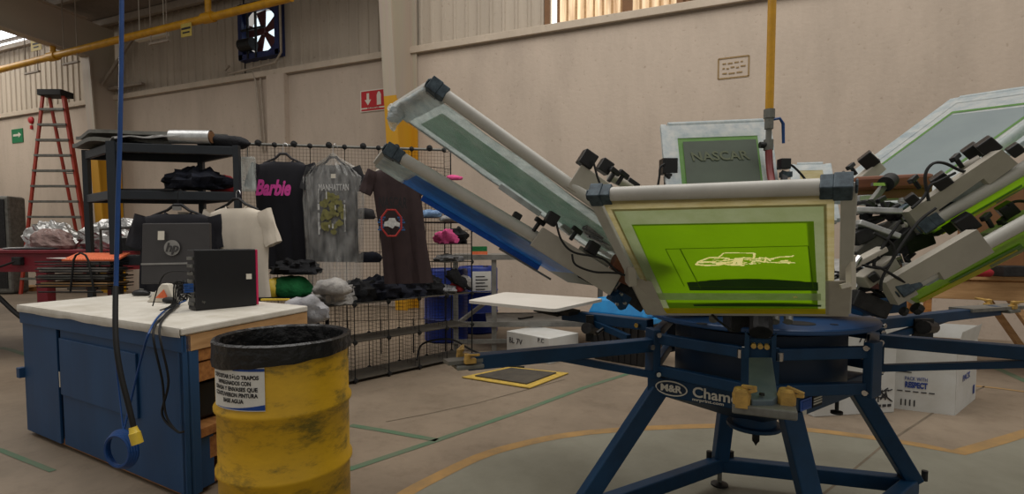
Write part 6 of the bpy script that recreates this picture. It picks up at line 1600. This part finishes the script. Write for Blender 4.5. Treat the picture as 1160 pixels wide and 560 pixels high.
MB().cyl(at(964, 303, 1.75), at(972, 293, 1.78), .014, 10).build('silver_pin', M['chrome'], H[297], smooth=True)
# mechanisms left of the front screen
for (x0, y0, x1, y1, d, w_, h_, m, nm_) in ((668, 262, 700, 275, 2.0, .07, .05, 'dark', 'link_block'), (676, 280, 712, 290, 2.1, .06, .03, 'alum', 'silver_bracket'), (690, 306, 716, 318, 1.98, .06, .05, 'brownroll', 'link_block'), (700, 322, 730, 345, 2.05, .08, .07, 'dark', 'link_block'), (700, 268, 716, 300, 2.0, .07, .06, 'dark', 'link_block')):
    MB().bar(at(x0, y0, d), at(x1, y1, d), w_, h_).build(nm_, M[m], H[72], bevel=.004)
# squeegee lying on the right head
a, b = at(966, 209, 2.2), at(1056, 205, 2.12)
t = thing('squeegee', 'brown wooden squeegee lying across the right print heads', 'squeegee', (a+b)/2)
MB().bar(a, b, .05, .06).build('handle', M['brownroll'], t, bevel=.014); MB().bar(a+V((0, 0, -.045)), b+V((0, 0, -.045)), .008, .04).build('blade', M['pinkcloth' if False else 'brownb'], t)
c = at(1003, 209, 2.06); s_ = (at(1010, 203, 2.10)-c).normalized()
part(MB().cyl(c, c+s_*.06, .03, 18), 'hold_down_wheel', 'rubber', smooth=True); part(MB().bar(at(988, 209, 2.05), at(1003, 209, 2.06), .012, .012), 'hold_down_pin', 'chrome')
part(MB().bar(at(988, 228, 2.06), at(1003, 209, 2.07), .02, .02), 'hold_down_stem', 'greym')
# ================================================================ light
w = bpy.data.worlds.new('hall'); SC.world = w; w.use_nodes = True
bg = w.node_tree.nodes['Background']; bg.inputs['Color'].default_value = (1.0, .95, .89, 1); bg.inputs['Strength'].default_value = .36
def area(name, loc, target, sx, sy, power, col=(1, .94, .86)):
    l = bpy.data.lights.new(name, 'AREA'); l.shape = 'RECTANGLE'; l.size = sx; l.size_y = sy; l.energy = power; l.color = col
    o = bpy.data.objects.new(name, l); COL.objects.link(o); o.location = loc
    o.rotation_euler = (V(target)-V(loc)).to_track_quat('-Z', 'Y').to_euler(); return o
area('roof_skylight', (2.0, 3.5, 9), (1.5, 3.6, 0), 7, 10, 530, (1, .97, .93))
area('roof_skylight', (-6, 2.5, 9), (-5, 4, 0), 6, 9, 420, (1, .96, .92))
area('bay_skylight', (-19, 5.8, 6.8), (-18, 7, 0), 5, 3, 260, (1, .95, .88))
SC.view_settings.view_transform = 'Standard'; SC.view_settings.look = 'None'
SC.view_settings.exposure = 0; SC.view_settings.gamma = 1; SC.view_settings.use_curve_mapping = False
for o in OBJ:
    if '_o' in o: del o['_o']
